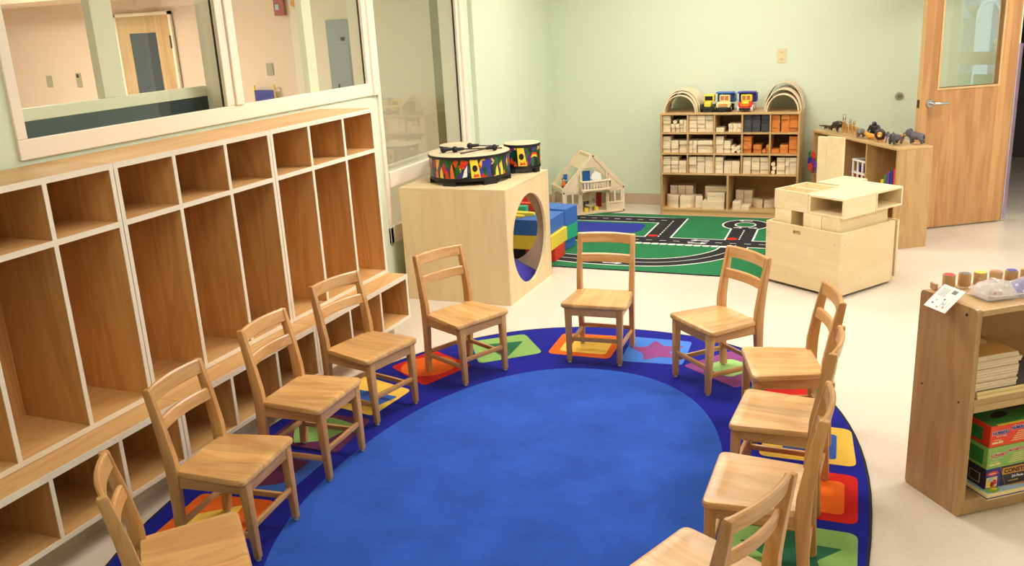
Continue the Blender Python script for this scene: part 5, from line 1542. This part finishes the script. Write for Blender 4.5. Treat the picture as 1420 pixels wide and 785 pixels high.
obj('tail', G().tube([(-0.045, 0, 0.028), (-0.08, 0.004, 0.026), (-0.12, -0.006, 0.022), (-0.155, 0.0, 0.028)], [0.010, 0.007, 0.004, 0.0015], 10), 'p_brown', lz, True)
beast('dark toy buffalo with heavy shoulders near the left end of the cabinet top', 0.992, -0.095, R2(180), 'p_dkbrown', 0.115, 0.042, 0.034, (0.018, -0.006), 0.030, 0.016, 0.03, 0.0075, 1.15, extra='bull')
beast('tan toy antelope with tall curved horns facing the room', 0.852, -0.080, R2(140), 'p_tan', 0.080, 0.055, 0.019, (0.012, 0.036), 0.024, 0.009, 0.02, 0.005, extra='horns')
beast('slim tan toy gazelle with straight horns, the left one of two', 0.790, -0.10, R2(135), 'p_tan', 0.070, 0.048, 0.015, (0.012, 0.030), 0.022, 0.008, 0.02, 0.0045, extra='straight')
beast('slim tan toy gazelle with straight horns, the right one beside the gorilla', 0.700, -0.09, R2(120), 'p_tan', 0.070, 0.046, 0.015, (0.012, 0.028), 0.022, 0.008, 0.02, 0.0045, extra='straight')
t = beast('grey toy rhinoceros standing in front of the black gorilla', 0.585, -0.060, R2(140), 'p_grey', 0.080, 0.036, 0.029, (0.020, -0.004), 0.030, 0.014, 0.02, 0.008)
# gorilla sitting on its haunches
t = thing('toy_animal', 'black toy gorilla sitting upright behind the grey rhinoceros', 'toy animal', kw(0.575, -0.17, KH + 0.0005), KA + R2(120), 'toy animals on the cabinet')
nodes = [(0, 0, 0.030, 0.030), (0.006, 0, 0.065, 0.032), (0.016, 0, 0.092, 0.022), (0.022, 0, 0.112, 0.018), (0.034, 0, 0.108, 0.010)]
edges = [(0, 1), (1, 2), (2, 3), (3, 4)]
for s in (-1, 1):
    b = len(nodes)
    nodes += [(0.014, s * 0.034, 0.082, 0.012), (0.034, s * 0.042, 0.045, 0.010), (0.044, s * 0.036, 0.010, 0.009)]
    edges += [(1, b), (b, b + 1), (b + 1, b + 2)]
    b = len(nodes)
    nodes += [(0.016, s * 0.026, 0.028, 0.014), (0.040, s * 0.028, 0.022, 0.010), (0.050, s * 0.026, 0.008, 0.008)]
    edges += [(0, b), (b, b + 1), (b + 1, b + 2)]
skin('body', nodes, edges, 'p_black', t)
obj('face', G().sphere((0.034, 0, 0.110), 0.010, 10, 8, (0.8, 1, 1.1)), 'p_slate', t, True)
beast('orange toy tiger lying at the left of the maned lion', 0.460, -0.085, R2(20), 'p_gold', 0.10, 0.016, 0.019, (0.016, 0.012), 0.020, 0.013, 0.0, 0.007)
beast('toy lion with a big dark mane facing the room on the cabinet', 0.340, -0.075, R2(140), 'p_gold', 0.10, 0.030, 0.022, (0.014, 0.014), 0.016, 0.014, 0.015, 0.007, extra='mane')
beast('golden toy lioness standing between the maned lion and the elephants', 0.272, -0.175, R2(185), 'p_gold', 0.095, 0.030, 0.018, (0.016, 0.014), 0.020, 0.012, 0.015, 0.006)
beast('dark grey toy elephant at the right front corner of the cabinet top', 0.145, -0.065, R2(105), 'p_slate', 0.085, 0.040, 0.029, (0.016, 0.008), 0.020, 0.018, 0.02, 0.010, extra='elephant')
beast('dark grey toy elephant behind the front elephant, nearest the door', 0.100, -0.205, R2(40), 'p_slate', 0.090, 0.044, 0.031, (0.018, 0.012), 0.022, 0.020, 0.02, 0.010, extra='elephant')
# ------------------------------------------------------------------ low bookshelf at the right edge
SA = math.radians(38.5)
SO = (0.285, 3.137, 0)
Ms = Matrix.Translation(SO) @ Matrix.Rotation(SA, 4, 'Z')
def sw(x, y, z): return tuple(Ms @ Vector((x, y, z)))
shf = thing('puzzle_shelf', 'low oak shelf at the right edge holding puzzles and game boxes', 'shelf', SO, SA)
SL = 0.92
def sp_(n, *a, mat='ash_x', **k): return obj(n, bx(*a, **k), mat, shf)
M['shelf_side'] = wood('oak_shelf_side', srgb(200, 160, 108), srgb(164, 122, 74), 'Z', 0.8, 0.38, 0.45, plank=('Y', 0.07), pvar=0.07, ovar=0.0, cathedral=1.0)
prof = rpoly([(0.0, 0.0), (0.278, 0.0), (0.272, 0.764), (0.004, 0.764)], 0.02, 5)
def side(x):
    g = G()
    n = len(prof)
    v = [(x, p[0], p[1]) for p in prof] + [(x + 0.019, p[0], p[1]) for p in prof]
    f = [tuple(range(n)), tuple(range(2 * n - 1, n - 1, -1))] + [(i, n + i, n + (i + 1) % n, (i + 1) % n) for i in range(n)]
    g.add(v, f)
    return obj('side_panel', g, 'shelf_side', shf)
s1 = side(0.0); side(SL - 0.019)
obj('dowel_plug', G().cyl((-0.0012, 0.05, 0.735), (0.001, 0.05, 0.735), 0.0055, seg=10).cyl((-0.0012, 0.225, 0.735), (0.001, 0.225, 0.735), 0.0055, seg=10), 'p_dkbrown', s1)
obj('dowel_plug', G().cyl((-0.0012, 0.05, 0.42), (0.001, 0.05, 0.42), 0.0045, seg=10).cyl((-0.0012, 0.23, 0.42), (0.001, 0.23, 0.42), 0.0045, seg=10), 'p_brown', s1)
sp_('top', 0.019, SL - 0.019, 0.004, 0.27, 0.738, 0.760, bev=0.004)
sp_('back_panel', 0.019, SL - 0.019, 0.262, 0.270, 0.02, 0.738, mat='ash_back')
sp_('shelf', 0.019, SL - 0.019, 0.004, 0.262, 0.420, 0.443); sp_('shelf_lip', 0.019, SL - 0.019, 0.0, 0.020, 0.396, 0.420)
sp_('shelf', 0.019, SL - 0.019, 0.004, 0.262, 0.048, 0.064); sp_('kick_board', 0.019, SL - 0.019, 0.006, 0.024, 0.004, 0.048)
def sbox(name, label, cat, x0, x1, y0, y1, z0, z1, mat, group=None, rz=0.0, bev=0.002):
    t = thing(name, label, cat, sw((x0 + x1) / 2, (y0 + y1) / 2, z0), SA + rz, group)
    w, d = (x1 - x0) / 2, (y1 - y0) / 2
    o = obj('carton' if cat != 'puzzle' else 'board', bx(-w, w, -d, d, 0, z1 - z0, bev=bev), mat, t)
    return t, w, d, z1 - z0
# stack of wooden puzzles and two boards below
sbox('puzzle_board', 'large pale board lying lowest on the middle shelf of the right-hand shelf', 'puzzle', 0.03, 0.43, 0.0, 0.24, 0.4435, 0.4545, 'p_cream', 'boards under the puzzle stack')
t, w, d, h = sbox('puzzle_board', 'dark-topped board directly under the stack of wooden puzzles', 'puzzle', 0.032, 0.42, 0.006, 0.24, 0.455, 0.4665, 'p_cream', 'boards under the puzzle stack')
obj('print', bx(-w + 0.004, w - 0.004, -d + 0.004, d - 0.004, h, h + 0.0008), 'p_slate', t)
rz_ = random.Random(3)
zc = 0.4675
for i in range(13):
    x1 = 0.200 + (0.010 if i > 8 else 0.0) - (0.018 if i == 12 else 0) - (0.012 if i == 11 else 0) + rz_.uniform(-0.002, 0.002)
    lab = 'thin wooden puzzle, %s from the bottom of the stack on the middle shelf' % ['lowest', 'second', 'third', 'fourth', 'fifth', 'sixth', 'seventh', 'eighth', 'ninth', 'tenth', 'eleventh', 'twelfth', ''][i]
    if i == 0: lab = 'lowest thin wooden puzzle of the stack on the middle shelf'
    if i == 12: lab = 'topmost wooden puzzle of the stack on the middle shelf, with a picture on it'
    t, w, d, h = sbox('wooden_puzzle', lab, 'puzzle', 0.024, x1, 0.014 + rz_.uniform(-0.002, 0.003), 0.22, zc, zc + 0.0088, 'block', 'stack of wooden puzzles', 0.0, 0.001)
    obj('print', bx(-w + 0.003, w - 0.003, -d + 0.003, d - 0.003, h, h + 0.0006), 'p_tan' if i in (11, 12) else 'p_brownwood', t)
    if i == 12:
        obj('picture', G().prism(ell(-0.03, -0.02, 0.03, 0.018), h + 0.0007, h + 0.0012), 'p_navy', t)
        obj('picture', G().prism(ell(0.03, 0.03, 0.03, 0.04), h + 0.0007, h + 0.0012), 'p_cream', t)
    zc += 0.0096
# game boxes
t, w, d, h = sbox('floor_puzzle', 'pale blue picture board lying lowest on the bottom shelf, jutting out under the boxes', 'puzzle', 0.083, 0.52, -0.030, 0.20, 0.0645, 0.085, 'p_cream', 'things on the bottom shelf', 0.0, 0.004)
obj('trim_line', bx(-w - 0.0006, w + 0.0006, -d - 0.0006, d + 0.0006, 0.008, 0.012), 'p_navy', t)
obj('picture_field', bx(-w + 0.012, w - 0.012, -d + 0.010, d - 0.010, h, h + 0.0006), 'p_ltblue', t)
obj('picture_fruit', G().prism(ell(-0.17, -0.085, 0.030, 0.020, 0.3), h + 0.0007, h + 0.0012), 'p_ltgreen', t)
obj('picture_fruit', G().prism(ell(-0.160, -0.080, 0.012, 0.012, 0.3), h + 0.0012, h + 0.0016), 'p_yellow', t)
obj('picture_sand', G().prism(rpoly([(-0.11, -0.08), (0.15, -0.10), (0.18, -0.02), (-0.09, -0.03)], 0.02), h + 0.0007, h + 0.0011), 'p_tan', t)
obj('picture_leaf', G().prism(ell(-0.18, -0.055, 0.025, 0.012, 0.9), h + 0.0007, h + 0.0011), 'p_green', t)
FRONT = lambda x, d, z: frame_on((x, -d - 0.0004, z), (1, 0, 0), (0, 0, 1))
# construction puzzle box
t, w, d, h = sbox('puzzle_box', 'dark navy puzzle box with a yellow word panel, under the green box', 'box', 0.106, 0.50, 0.008, 0.19, 0.0858, 0.164, 'p_slate', 'puzzle boxes', 0.0)
M['p_boxdark'] = plain('box_navy_print', srgb(52, 44, 60), 0.4, 0.4)
t.children[0].data.materials[0] = M['p_boxdark']
obj('picture_ground', G().add([(-w + 0.001, -d - 0.0003, 0.004), (-w + 0.085, -d - 0.0003, 0.004), (-w + 0.062, -d - 0.0003, h - 0.003), (-w + 0.001, -d - 0.0003, h - 0.003)], [(0, 1, 2, 3)]) and bx(-w + 0.001, -w + 0.062, -d - 0.0006, -d, 0.003, h - 0.003), 'p_navy', t)
obj('picture', bx(-w + 0.004, -w + 0.050, -d - 0.0010, -d, 0.004, 0.044), 'p_cream', t)
for i, (x, z, c, a, b) in enumerate(((0.014, 0.020, 'yellow', 0.009, 0.010), (0.028, 0.016, 'dkred', 0.008, 0.010), (0.040, 0.024, 'red', 0.007, 0.010), (0.022, 0.034, 'ltblue', 0.012, 0.006), (0.034, 0.010, 'orange', 0.008, 0.004))):
    obj('picture_detail', G().prism(ell(0, 0, a, b, 0.2 * i), 0, 0.0004), 'p_' + c, t, mtx=FRONT(-w + x, d + 0.001, z))
obj('red_badge', G().prism(ell(0, 0, 0.024, 0.0085), 0, 0.0006), 'p_red', t, mtx=FRONT(-w + 0.028, d + 0.0008, 0.058))
obj('badge_line', G().box(-0.014, 0.014, -0.0012, 0.0012, 0, 0.0004), 'white', t, mtx=FRONT(-w + 0.028, d + 0.0015, 0.058))
obj('diagonal_line', G().beam((-w + 0.060, -d - 0.0008, h - 0.002), (-w + 0.086, -d - 0.0008, 0.003), 0.0012, 0.0008), 'p_tan', t)
obj('word_panel', bx(-w + 0.070, -w + 0.30, -d - 0.0010, -d, 0.044, 0.070), 'p_gold', t)
text('lettering', 'CONSTRUCTION', 0.022, 'p_black', t, FRONT(-w + 0.076, d + 0.0012, 0.0495), sx=1.1, bold=0.0007)
text('lettering', '24-Piece', 0.014, 'white', t, FRONT(-w + 0.112, d + 0.0006, 0.027), bold=0.0003)
text('lettering', 'FLOOR PUZZLE', 0.0062, 'p_yellow', t, FRONT(-w + 0.098, d + 0.0006, 0.014))
SIDE = lambda x, y, z: frame_on((x - 0.0004, y, z), (0, -1, 0), (0, 0, 1))
obj('side_label', bx(-w - 0.0010, -w, -d + 0.025, -d + 0.075, 0.014, 0.052), 'p_greywood', t)
obj('side_label_panel', bx(-w - 0.0013, -w, -d + 0.029, -d + 0.071, 0.017, 0.049), 'p_dkbrown', t)
# green box
t, w, d, h = sbox('puzzle_box', 'green puzzle box with red lettering between the red box and the dark box', 'box', 0.102, 0.49, 0.006, 0.19, 0.1645, 0.245, 'p_boxgreen', 'puzzle boxes', 0.01)
obj('side_print', bx(-w - 0.0008, -w, -d + 0.02, d - 0.02, 0.012, h - 0.012), 'p_green', t)
text('letter_outline', 'ALPHABET', 0.0155, 'white', t, FRONT(-w + 0.010, d, 0.046), sx=0.95, bold=0.0016)
text('lettering', 'ALPHABET', 0.0155, 'p_red', t, FRONT(-w + 0.010, d + 0.0006, 0.046), sx=0.95, bold=0.0005)
text('letter_outline', 'ALFABETO', 0.0145, 'white', t, FRONT(-w + 0.088, d, 0.055), sx=0.9, bold=0.0016)
text('lettering', 'ALFABETO', 0.0145, 'p_red', t, FRONT(-w + 0.088, d + 0.0006, 0.055), sx=0.9, bold=0.0005)
text('lettering', 'FLOOR PUZZLE', 0.0062, 'white', t, FRONT(-w + 0.022, d, 0.036))
obj('small_print', G().box(-w + 0.010, -w + 0.034, -d - 0.0006, -d, 0.012, 0.019).box(-w + 0.037, -w + 0.056, -d - 0.0006, -d, 0.012, 0.0205).box(-w + 0.014, -w + 0.048, -d - 0.0006, -d, 0.0245, 0.0265), 'p_cream', t)
for i in range(5):
    obj('small_print', bx(-w + 0.092 + 0.004 * i, -w + 0.165 + 0.012 * i, -d - 0.0006, -d, 0.012 + i * 0.0075, 0.0145 + i * 0.0075), 'p_cream', t)
# red box
t, w, d, h = sbox('puzzle_box', 'red puzzle box with blue lettering on top of the pile on the bottom shelf', 'box', 0.108, 0.50, 0.008, 0.19, 0.2455, 0.325, 'p_boxred', 'puzzle boxes', 0.0)
obj('lid_print', bx(-w + 0.006, w, -d + 0.004, d, h, h + 0.0008), 'p_green', t)
obj('lid_edge', bx(-w + 0.03, w, -d - 0.0002, -d + 0.010, h, h + 0.0012), 'p_yellow', t)
for i, (x, y, a, b, c) in enumerate(((-0.10, -0.02, 0.04, 0.02, 'dkbrown'), (0.0, 0.02, 0.05, 0.02, 'slate'), (-0.05, 0.05, 0.03, 0.015, 'brown'))):
    obj('lid_picture', G().prism(ell(x, y, a, b, 0.3), h + 0.0008, h + 0.0013), 'p_' + c, t)
obj('side_picture', bx(-w - 0.0008, -w, -d + 0.035, -d + 0.115, 0.014, 0.062), 'p_green', t)
text('letter_outline', 'NUMBERS', 0.0175, 'white', t, FRONT(-w + 0.008, d, 0.047), sx=0.9, bold=0.0016)
text('lettering', 'NUMBERS', 0.0175, 'p_navy', t, FRONT(-w + 0.008, d + 0.0006, 0.047), sx=0.9, bold=0.0005)
text('letter_outline', 'N\u00daMEROS', 0.0165, 'white', t, FRONT(-w + 0.086, d, 0.056), sx=0.85, bold=0.0016)
text('lettering', 'N\u00daMEROS', 0.0165, 'p_navy', t, FRONT(-w + 0.086, d + 0.0006, 0.056), sx=0.85, bold=0.0005)
text('lettering', 'FLOOR PUZZLE', 0.0062, 'white', t, FRONT(-w + 0.026, d, 0.037))
obj('small_print', G().box(-w + 0.010, -w + 0.034, -d - 0.0006, -d, 0.012, 0.019).box(-w + 0.037, -w + 0.056, -d - 0.0006, -d, 0.012, 0.0205).box(-w + 0.014, -w + 0.048, -d - 0.0006, -d, 0.0245, 0.0265), 'p_cream', t)
for i in range(5):
    obj('small_print', bx(-w + 0.092 + 0.006 * i, -w + 0.170 + 0.012 * i, -d - 0.0006, -d, 0.012 + i * 0.0080, 0.0148 + i * 0.0080), 'p_cream', t)
# row of wooden sound cylinders in a rack at the back of the top
ca = math.atan2(0.180 - 0.245, 0.300 - 0.095)
rk = thing('cylinder_rack', 'low wooden rack at the back of the shelf top holding the cylinders', 'rack', sw(0.095, 0.250, 0.7605), SA - 0.22)
obj('rack_end', bx(-0.060, -0.050, -0.022, 0.014, 0, 0.024, bev=0.002), 'ash_y', rk)
obj('rack_base', bx(-0.050, 0.325, -0.020, 0.012, 0, 0.006), 'block', rk)
cols = [('red', 'p_red'), ('grey', 'p_grey'), ('yellow', 'p_yellow'), ('brown', 'p_brownwood'), ('blue', 'p_navy'), ('tan', 'p_tan')]
for i, (nm, mt) in enumerate(cols):
    x, y = 0.095 + 0.0550 * i, 0.250 - 0.0125 * i
    t = thing('sound_cylinder', 'wooden cylinder with a %s top in the row at the back of the shelf top' % nm, 'cylinder', sw(x, y, 0.767), SA, 'wooden cylinders on the shelf top')
    obj('barrel', G().lathe([(0.0208, 0), (0.0213, 0.002), (0.0213, 0.042), (0.0203, 0.044)], 28), 'ash_z', t, True)
    obj('coloured_top', G().cyl((0, 0, 0.044), (0, 0, 0.0450), 0.0172, seg=24), mt, t)
t = thing('small_bottle', 'blue-labelled small bottle standing behind the cylinders at the right edge', 'bottle', sw(0.455, 0.235, 0.7605), SA)
obj('bottle_body', G().lathe([(0.020, 0), (0.021, 0.003), (0.021, 0.085), (0.016, 0.095), (0.016, 0.104)], 20), 'p_teal', t, True)
obj('cap', G().cyl((0, 0, 0.104), (0, 0, 0.116), 0.017, seg=18), 'p_ltblue', t, True); obj('label_band', G().lathe([(0.0214, 0.03), (0.0214, 0.07)], 20, cap0=False, cap1=False), 'p_yellow', t, True)
# clear tray with bagged things
tr = thing('plastic_tray', 'shallow clear plastic tray lying along the front of the shelf top', 'tray', sw(0.318, 0.102, 0.7605), SA - 0.06)
tw, td = 0.215, 0.066
g = G()
v = []; f = []
rings = []
for (sx, sy, z, c) in ((tw - 0.02, td - 0.02, 0.0, 0.02), (tw - 0.008, td - 0.008, 0.022, 0.025), (tw, td, 0.025, 0.028), (tw + 0.004, td + 0.004, 0.022, 0.03)):
    r = rpoly([(-sx, -sy), (sx, -sy), (sx, sy), (-sx, sy)], c, 5)
    rings.append([(p[0], p[1], z) for p in r])
n = len(rings[0])
for r in rings: v += r
for i in range(len(rings) - 1):
    for k in range(n):
        f.append((i * n + k, i * n + (k + 1) % n, (i + 1) * n + (k + 1) % n, (i + 1) * n + k))
f.append(tuple(range(n)))
g.add(v, f)
obj('tray_shell', g, 'clear', tr, True)
M['bagcloth'] = plain('white_cloth_in_bag', srgb(240, 226, 214), 0.6, 0.3, noise=0.06, nscale=30)
o = thing('bagged_cloth', 'pale cloth bundle in a crinkled clear bag at the left of the tray', 'bag', sw(0.155, 0.110, 0.7635), SA - 0.05)
obj('cloth', blob(0.108, 0.09, 0.036, 21, 14, 0.25), 'bagcloth', o, True); obj('clear_bag', blob(0.122, 0.105, 0.046, 5, 22, 0.35), 'bag', o, True)
obj('bag_tie', bx(-0.030, -0.024, -0.045, -0.038, 0.022, 0.027), 'p_red', o)
o = thing('bagged_pouch', 'violet-blue cloth pouch in a clear bag at the right of the tray', 'bag', sw(0.345, 0.096, 0.7635), SA - 0.05)
obj('pouch', blob(0.235, 0.075, 0.042, 9, 16, 0.25), 'p_purplefab', o, True); obj('clear_bag', blob(0.250, 0.10, 0.048, 15, 22, 0.3), 'bag', o, True)
# instruction card hanging over the shelf corner
def cardmesh():
    P = [Vector((0.045, 0.203, 0.7960)), Vector((0.035, 0.110, 0.7900)), Vector((-0.040, 0.108, 0.7205)), Vector((-0.046, 0.196, 0.7400))]
    return P
P = [Vector(sw(*p)) for p in cardmesh()]
P = [Vector((0, 0, H_CAM)) + (p - Vector((0, 0, H_CAM))) * 0.9955 for p in P]
c0 = (P[0] + P[1] + P[2] + P[3]) / 4
ux = ((P[3] - P[0]) + (P[2] - P[1])).normalized(); vy = ((P[1] - P[0]) + (P[2] - P[3]))
nz = ux.cross(vy).normalized(); vy = nz.cross(ux)
if nz.z < 0: nz = -nz
lw = ((P[3] - P[0]).length + (P[2] - P[1]).length) / 4; lh = ((P[1] - P[0]).length + (P[2] - P[3]).length) / 4
cd = thing('instruction_card', 'white printed card tilted over the near left corner of the right-hand shelf', 'card', tuple(c0), 0)
mc_ = Matrix((ux, nz.cross(ux), nz)).transposed().to_4x4()
cd.rotation_euler = mc_.to_euler()
obj('sheet', bx(-lw, lw, -lh, lh, -0.0007, 0.0007), 'white', cd)
obj('back_sheet', bx(-lw + 0.004, lw - 0.02, -lh - 0.004, lh - 0.006, -0.0022, -0.0010), 'p_pink', cd)
def pr_(n, x0, x1, y0, y1, m): obj(n, bx(x0, x1, y0, y1, 0.0007, 0.0010), m, cd)
pr_('print_block', -lw + 0.010, -lw + 0.026, 0.006, 0.024, 'p_grey')
for i in range(5): pr_('print_line', -lw + 0.012 + 0.002 * (i % 2), -0.004, -0.034 + i * 0.006, -0.0322 + i * 0.006, 'p_greywood')
for x, y, m in ((0.004, 0.004, 'p_slate'), (0.030, -0.026, 'p_slate'), (0.022, 0.012, 'p_ltblue'), (0.035, 0.022, 'p_orange'), (0.040, 0.000, 'p_orange'), (0.016, -0.020, 'p_ltblue')):
    obj('print_figure', G().prism(ell(0, 0, 0.004, 0.0032, k=12), 0.0007, 0.0011), m, cd, loc=(x, y, 0))
for i in range(3): pr_('print_line', 0.010, 0.034, 0.030 - i * 0.012, 0.0313 - i * 0.012, 'p_greywood')

# ------------------------------------------------------------------ neighbouring room details
nd = sroot('door_2', (-7.93, NY - 0.02, 0), 0)
g = G(); g.box(-0.42, -0.385, -0.03, 0.0, 0, 2.02); g.box(0.385, 0.42, -0.03, 0.0, 0, 2.02); g.box(-0.42, 0.42, -0.03, 0.0, 1.985, 2.02)
obj('door_frame', g, 'trim', nd)
g = G(); g.box(-0.385, -0.215, -0.02, 0.0, 0, 1.985); g.box(0.175, 0.385, -0.02, 0, 0, 1.985); g.box(-0.215, 0.175, -0.02, 0, 1.80, 1.985); g.box(-0.215, 0.175, -0.02, 0, 0, 0.9)
M['door2'] = wood('door_fir_veneer_far', srgb(214, 184, 138), srgb(182, 146, 100), 'Z', 0.6, 0.5, 0.3, plank=('X', 0.085), pvar=0.10, ovar=0.0)
obj('door_leaf', g, 'door2', nd)
obj('pane', bx(-0.215, 0.175, -0.012, -0.004, 0.9, 1.80), 'slate', nd)
obj('hinge', bx(0.372, 0.392, -0.034, -0.028, 1.62, 1.76), 'hinge', nd)
def wallbox(name, label, cat, x, z, w, h, mat, dpth=0.03):
    t = thing(name, label, cat, (x, NY, z), 0)
    obj('cover', bx(-w / 2, w / 2, -dpth, 0, -h / 2, h / 2, bev=0.003), mat, t)
    return t
t = wallbox('fire_alarm', 'red fire alarm box high on the peach wall seen through the window', 'alarm', -6.04, 1.985, 0.125, 0.17, 'p_dkred', 0.05)
obj('lens', bx(-0.040, 0.005, -0.056, -0.05, -0.03, 0.025, bev=0.003), 'p_ltblue', t)
t = thing('wall_sounder', 'round yellow sounder on the peach wall right of the fire alarm', 'alarm', (-5.86, NY - 0.0, 2.01), 0)
obj('knob_body', G().cyl((0, 0, 0), (0, -0.05, 0), 0.034, 0.030, 18), 'p_gold', t, True); obj('plate', bx(-0.05, 0.05, -0.008, 0, -0.06, 0.05), 'ivory', t)
wallbox('switch_plate', 'ivory switch plate on the peach wall below the fire alarm', 'switch', -6.28, 1.352, 0.085, 0.13, 'p_greywood', 0.012)
wallbox('switch_plate', 'left one of two small plates on the peach wall seen through the near pane', 'switch', -9.58, 1.295, 0.09, 0.14, 'p_greywood', 0.012)
t = wallbox('thermostat', 'right one of two small plates with dark spot on the far peach wall', 'switch', -9.09, 1.30, 0.08, 0.17, 'p_greywood', 0.012)
obj('dark_spot', bx(-0.018, 0.018, -0.018, -0.012, 0.03, 0.07), 'p_black', t)
M['panelgrey'] = plain('electrical_panel_grey', srgb(150, 162, 166), 0.45, 0.4)
t = wallbox('electrical_panel', 'grey electrical panel on the pale wall seen through the second pane', 'panel', -5.365, 1.40, 0.28, 0.85, 'panelgrey', 0.02)
obj('panel_door', bx(-0.055, 0.12, -0.026, -0.02, -0.40, 0.18, bev=0.002), 'panelgrey', t); obj('nameplate', bx(0.03, 0.075, -0.026, -0.02, 0.215, 0.25), 'p_black', t); obj('latch', bx(-0.05, -0.03, -0.032, -0.026, -0.36, -0.22), 'p_black', t)
t = thing('folding_chair', 'small chair with a violet cloth back by the peach wall of the next room', 'chair', (-6.345, NY - 0.06, 0), 0)
t.rotation_euler = (0, 0, 0)
g = G()
for s in (-1, 1):
    g.cyl((s * 0.13, 0.0, 0.0), (s * 0.13, 0.0, 1.19), 0.011, seg=10); g.cyl((s * 0.13, -0.28, 0.0), (s * 0.13, -0.28, 0.5), 0.011, seg=10); g.cyl((s * 0.13, -0.28, 0.5), (s * 0.13, 0.0, 0.5), 0.011, seg=10)
obj('chair_frame', g, 'p_yellow', t, True); obj('back_cloth', bx(-0.13, 0.13, -0.012, 0.012, 1.02, 1.14, bev=0.004), 'p_navy', t); obj('seat_cloth', bx(-0.13, 0.13, -0.28, 0.0, 0.495, 0.505), 'p_navy', t)
t = thing('storage_box', 'brown box just inside the next room at the lower left of the second pane', 'box', (-5.6, 5.4, 0), 0)
obj('carton', bx(-0.2, 0.2, -0.2, 0.2, 0, 1.24, bev=0.005), 'p_brown', t)

# ------------------------------------------------------------------ things mirrored in the door pane, beyond the right-hand window
o = obj('outdoor_arch', G().tube([(9.0, 5.11, -0.2)] + [(9.0, 5.275 - 0.165 * math.cos(PI * k / 14), 1.40 + 0.20 * math.sin(PI * k / 14)) for k in range(15)] + [(9.0, 5.44, -0.2)], 0.018, 12), 'white', None, True)
tag(o, 'white hoop mirrored in the glass of the open door', 'hoop')
t = thing('outdoor_building', 'grey building with a teal roof corner mirrored in the glass of the open door', 'building', (18.0, 4.0, -0.2), 0)
M['outgrey'] = plain('outdoor_grey_render', srgb(176, 176, 184), 0.8, 0.2)
obj('wall', bx(0, 0.4, -6, 6, 0, 3.0), 'outgrey', t); obj('ledge', bx(-0.3, 0, -6, 6, 0.55, 0.72), 'p_greywood', t); obj('ledge', bx(-0.3, 0, -6, 6, 1.55, 1.66), 'p_greywood', t)
obj('pillar', bx(-0.5, 0, -1.5, -1.2, 0, 3.0), 'white', t); obj('white_panel', bx(-0.4, 0, -2.6, -2.0, 0.85, 1.25), 'white', t); obj('white_panel', bx(-0.4, 0, -2.6, -2.1, 0.15, 0.5), 'white', t); obj('sky_patch', bx(-0.4, 0, -0.75, -0.2, 1.55, 1.95), 'white', t)  # last white box stands in for a bright patch of sky
g = G(); v = [(-1.2, -3.2, 1.35), (-1.2, -1.6, 1.35), (-1.2, -2.3, 2.3), (-1.2, -3.2, 2.5)]
g.add(v + [(-0.6, p[1], p[2]) for p in v], [(0, 1, 2, 3), (7, 6, 5, 4), (0, 4, 5, 1), (1, 5, 6, 2), (2, 6, 7, 3), (3, 7, 4, 0)])
obj('roof', g, 'p_teal', t)
t = thing('outdoor_flowers', 'yellow flower bunch mirrored in the glass of the open door', 'flowers', (9.3, 5.36, -0.2), 0)
obj('stem', G().cyl((0, 0, 0), (0, 0, 1.1), 0.01, seg=8), 'p_green', t)
obj('blossom', G().sphere((0, 0.03, 1.23), 0.045, 12, 8).sphere((0, -0.03, 1.17), 0.045, 12, 8).sphere((0, 0.03, 1.11), 0.04, 12, 8), 'p_yellow', t, True)
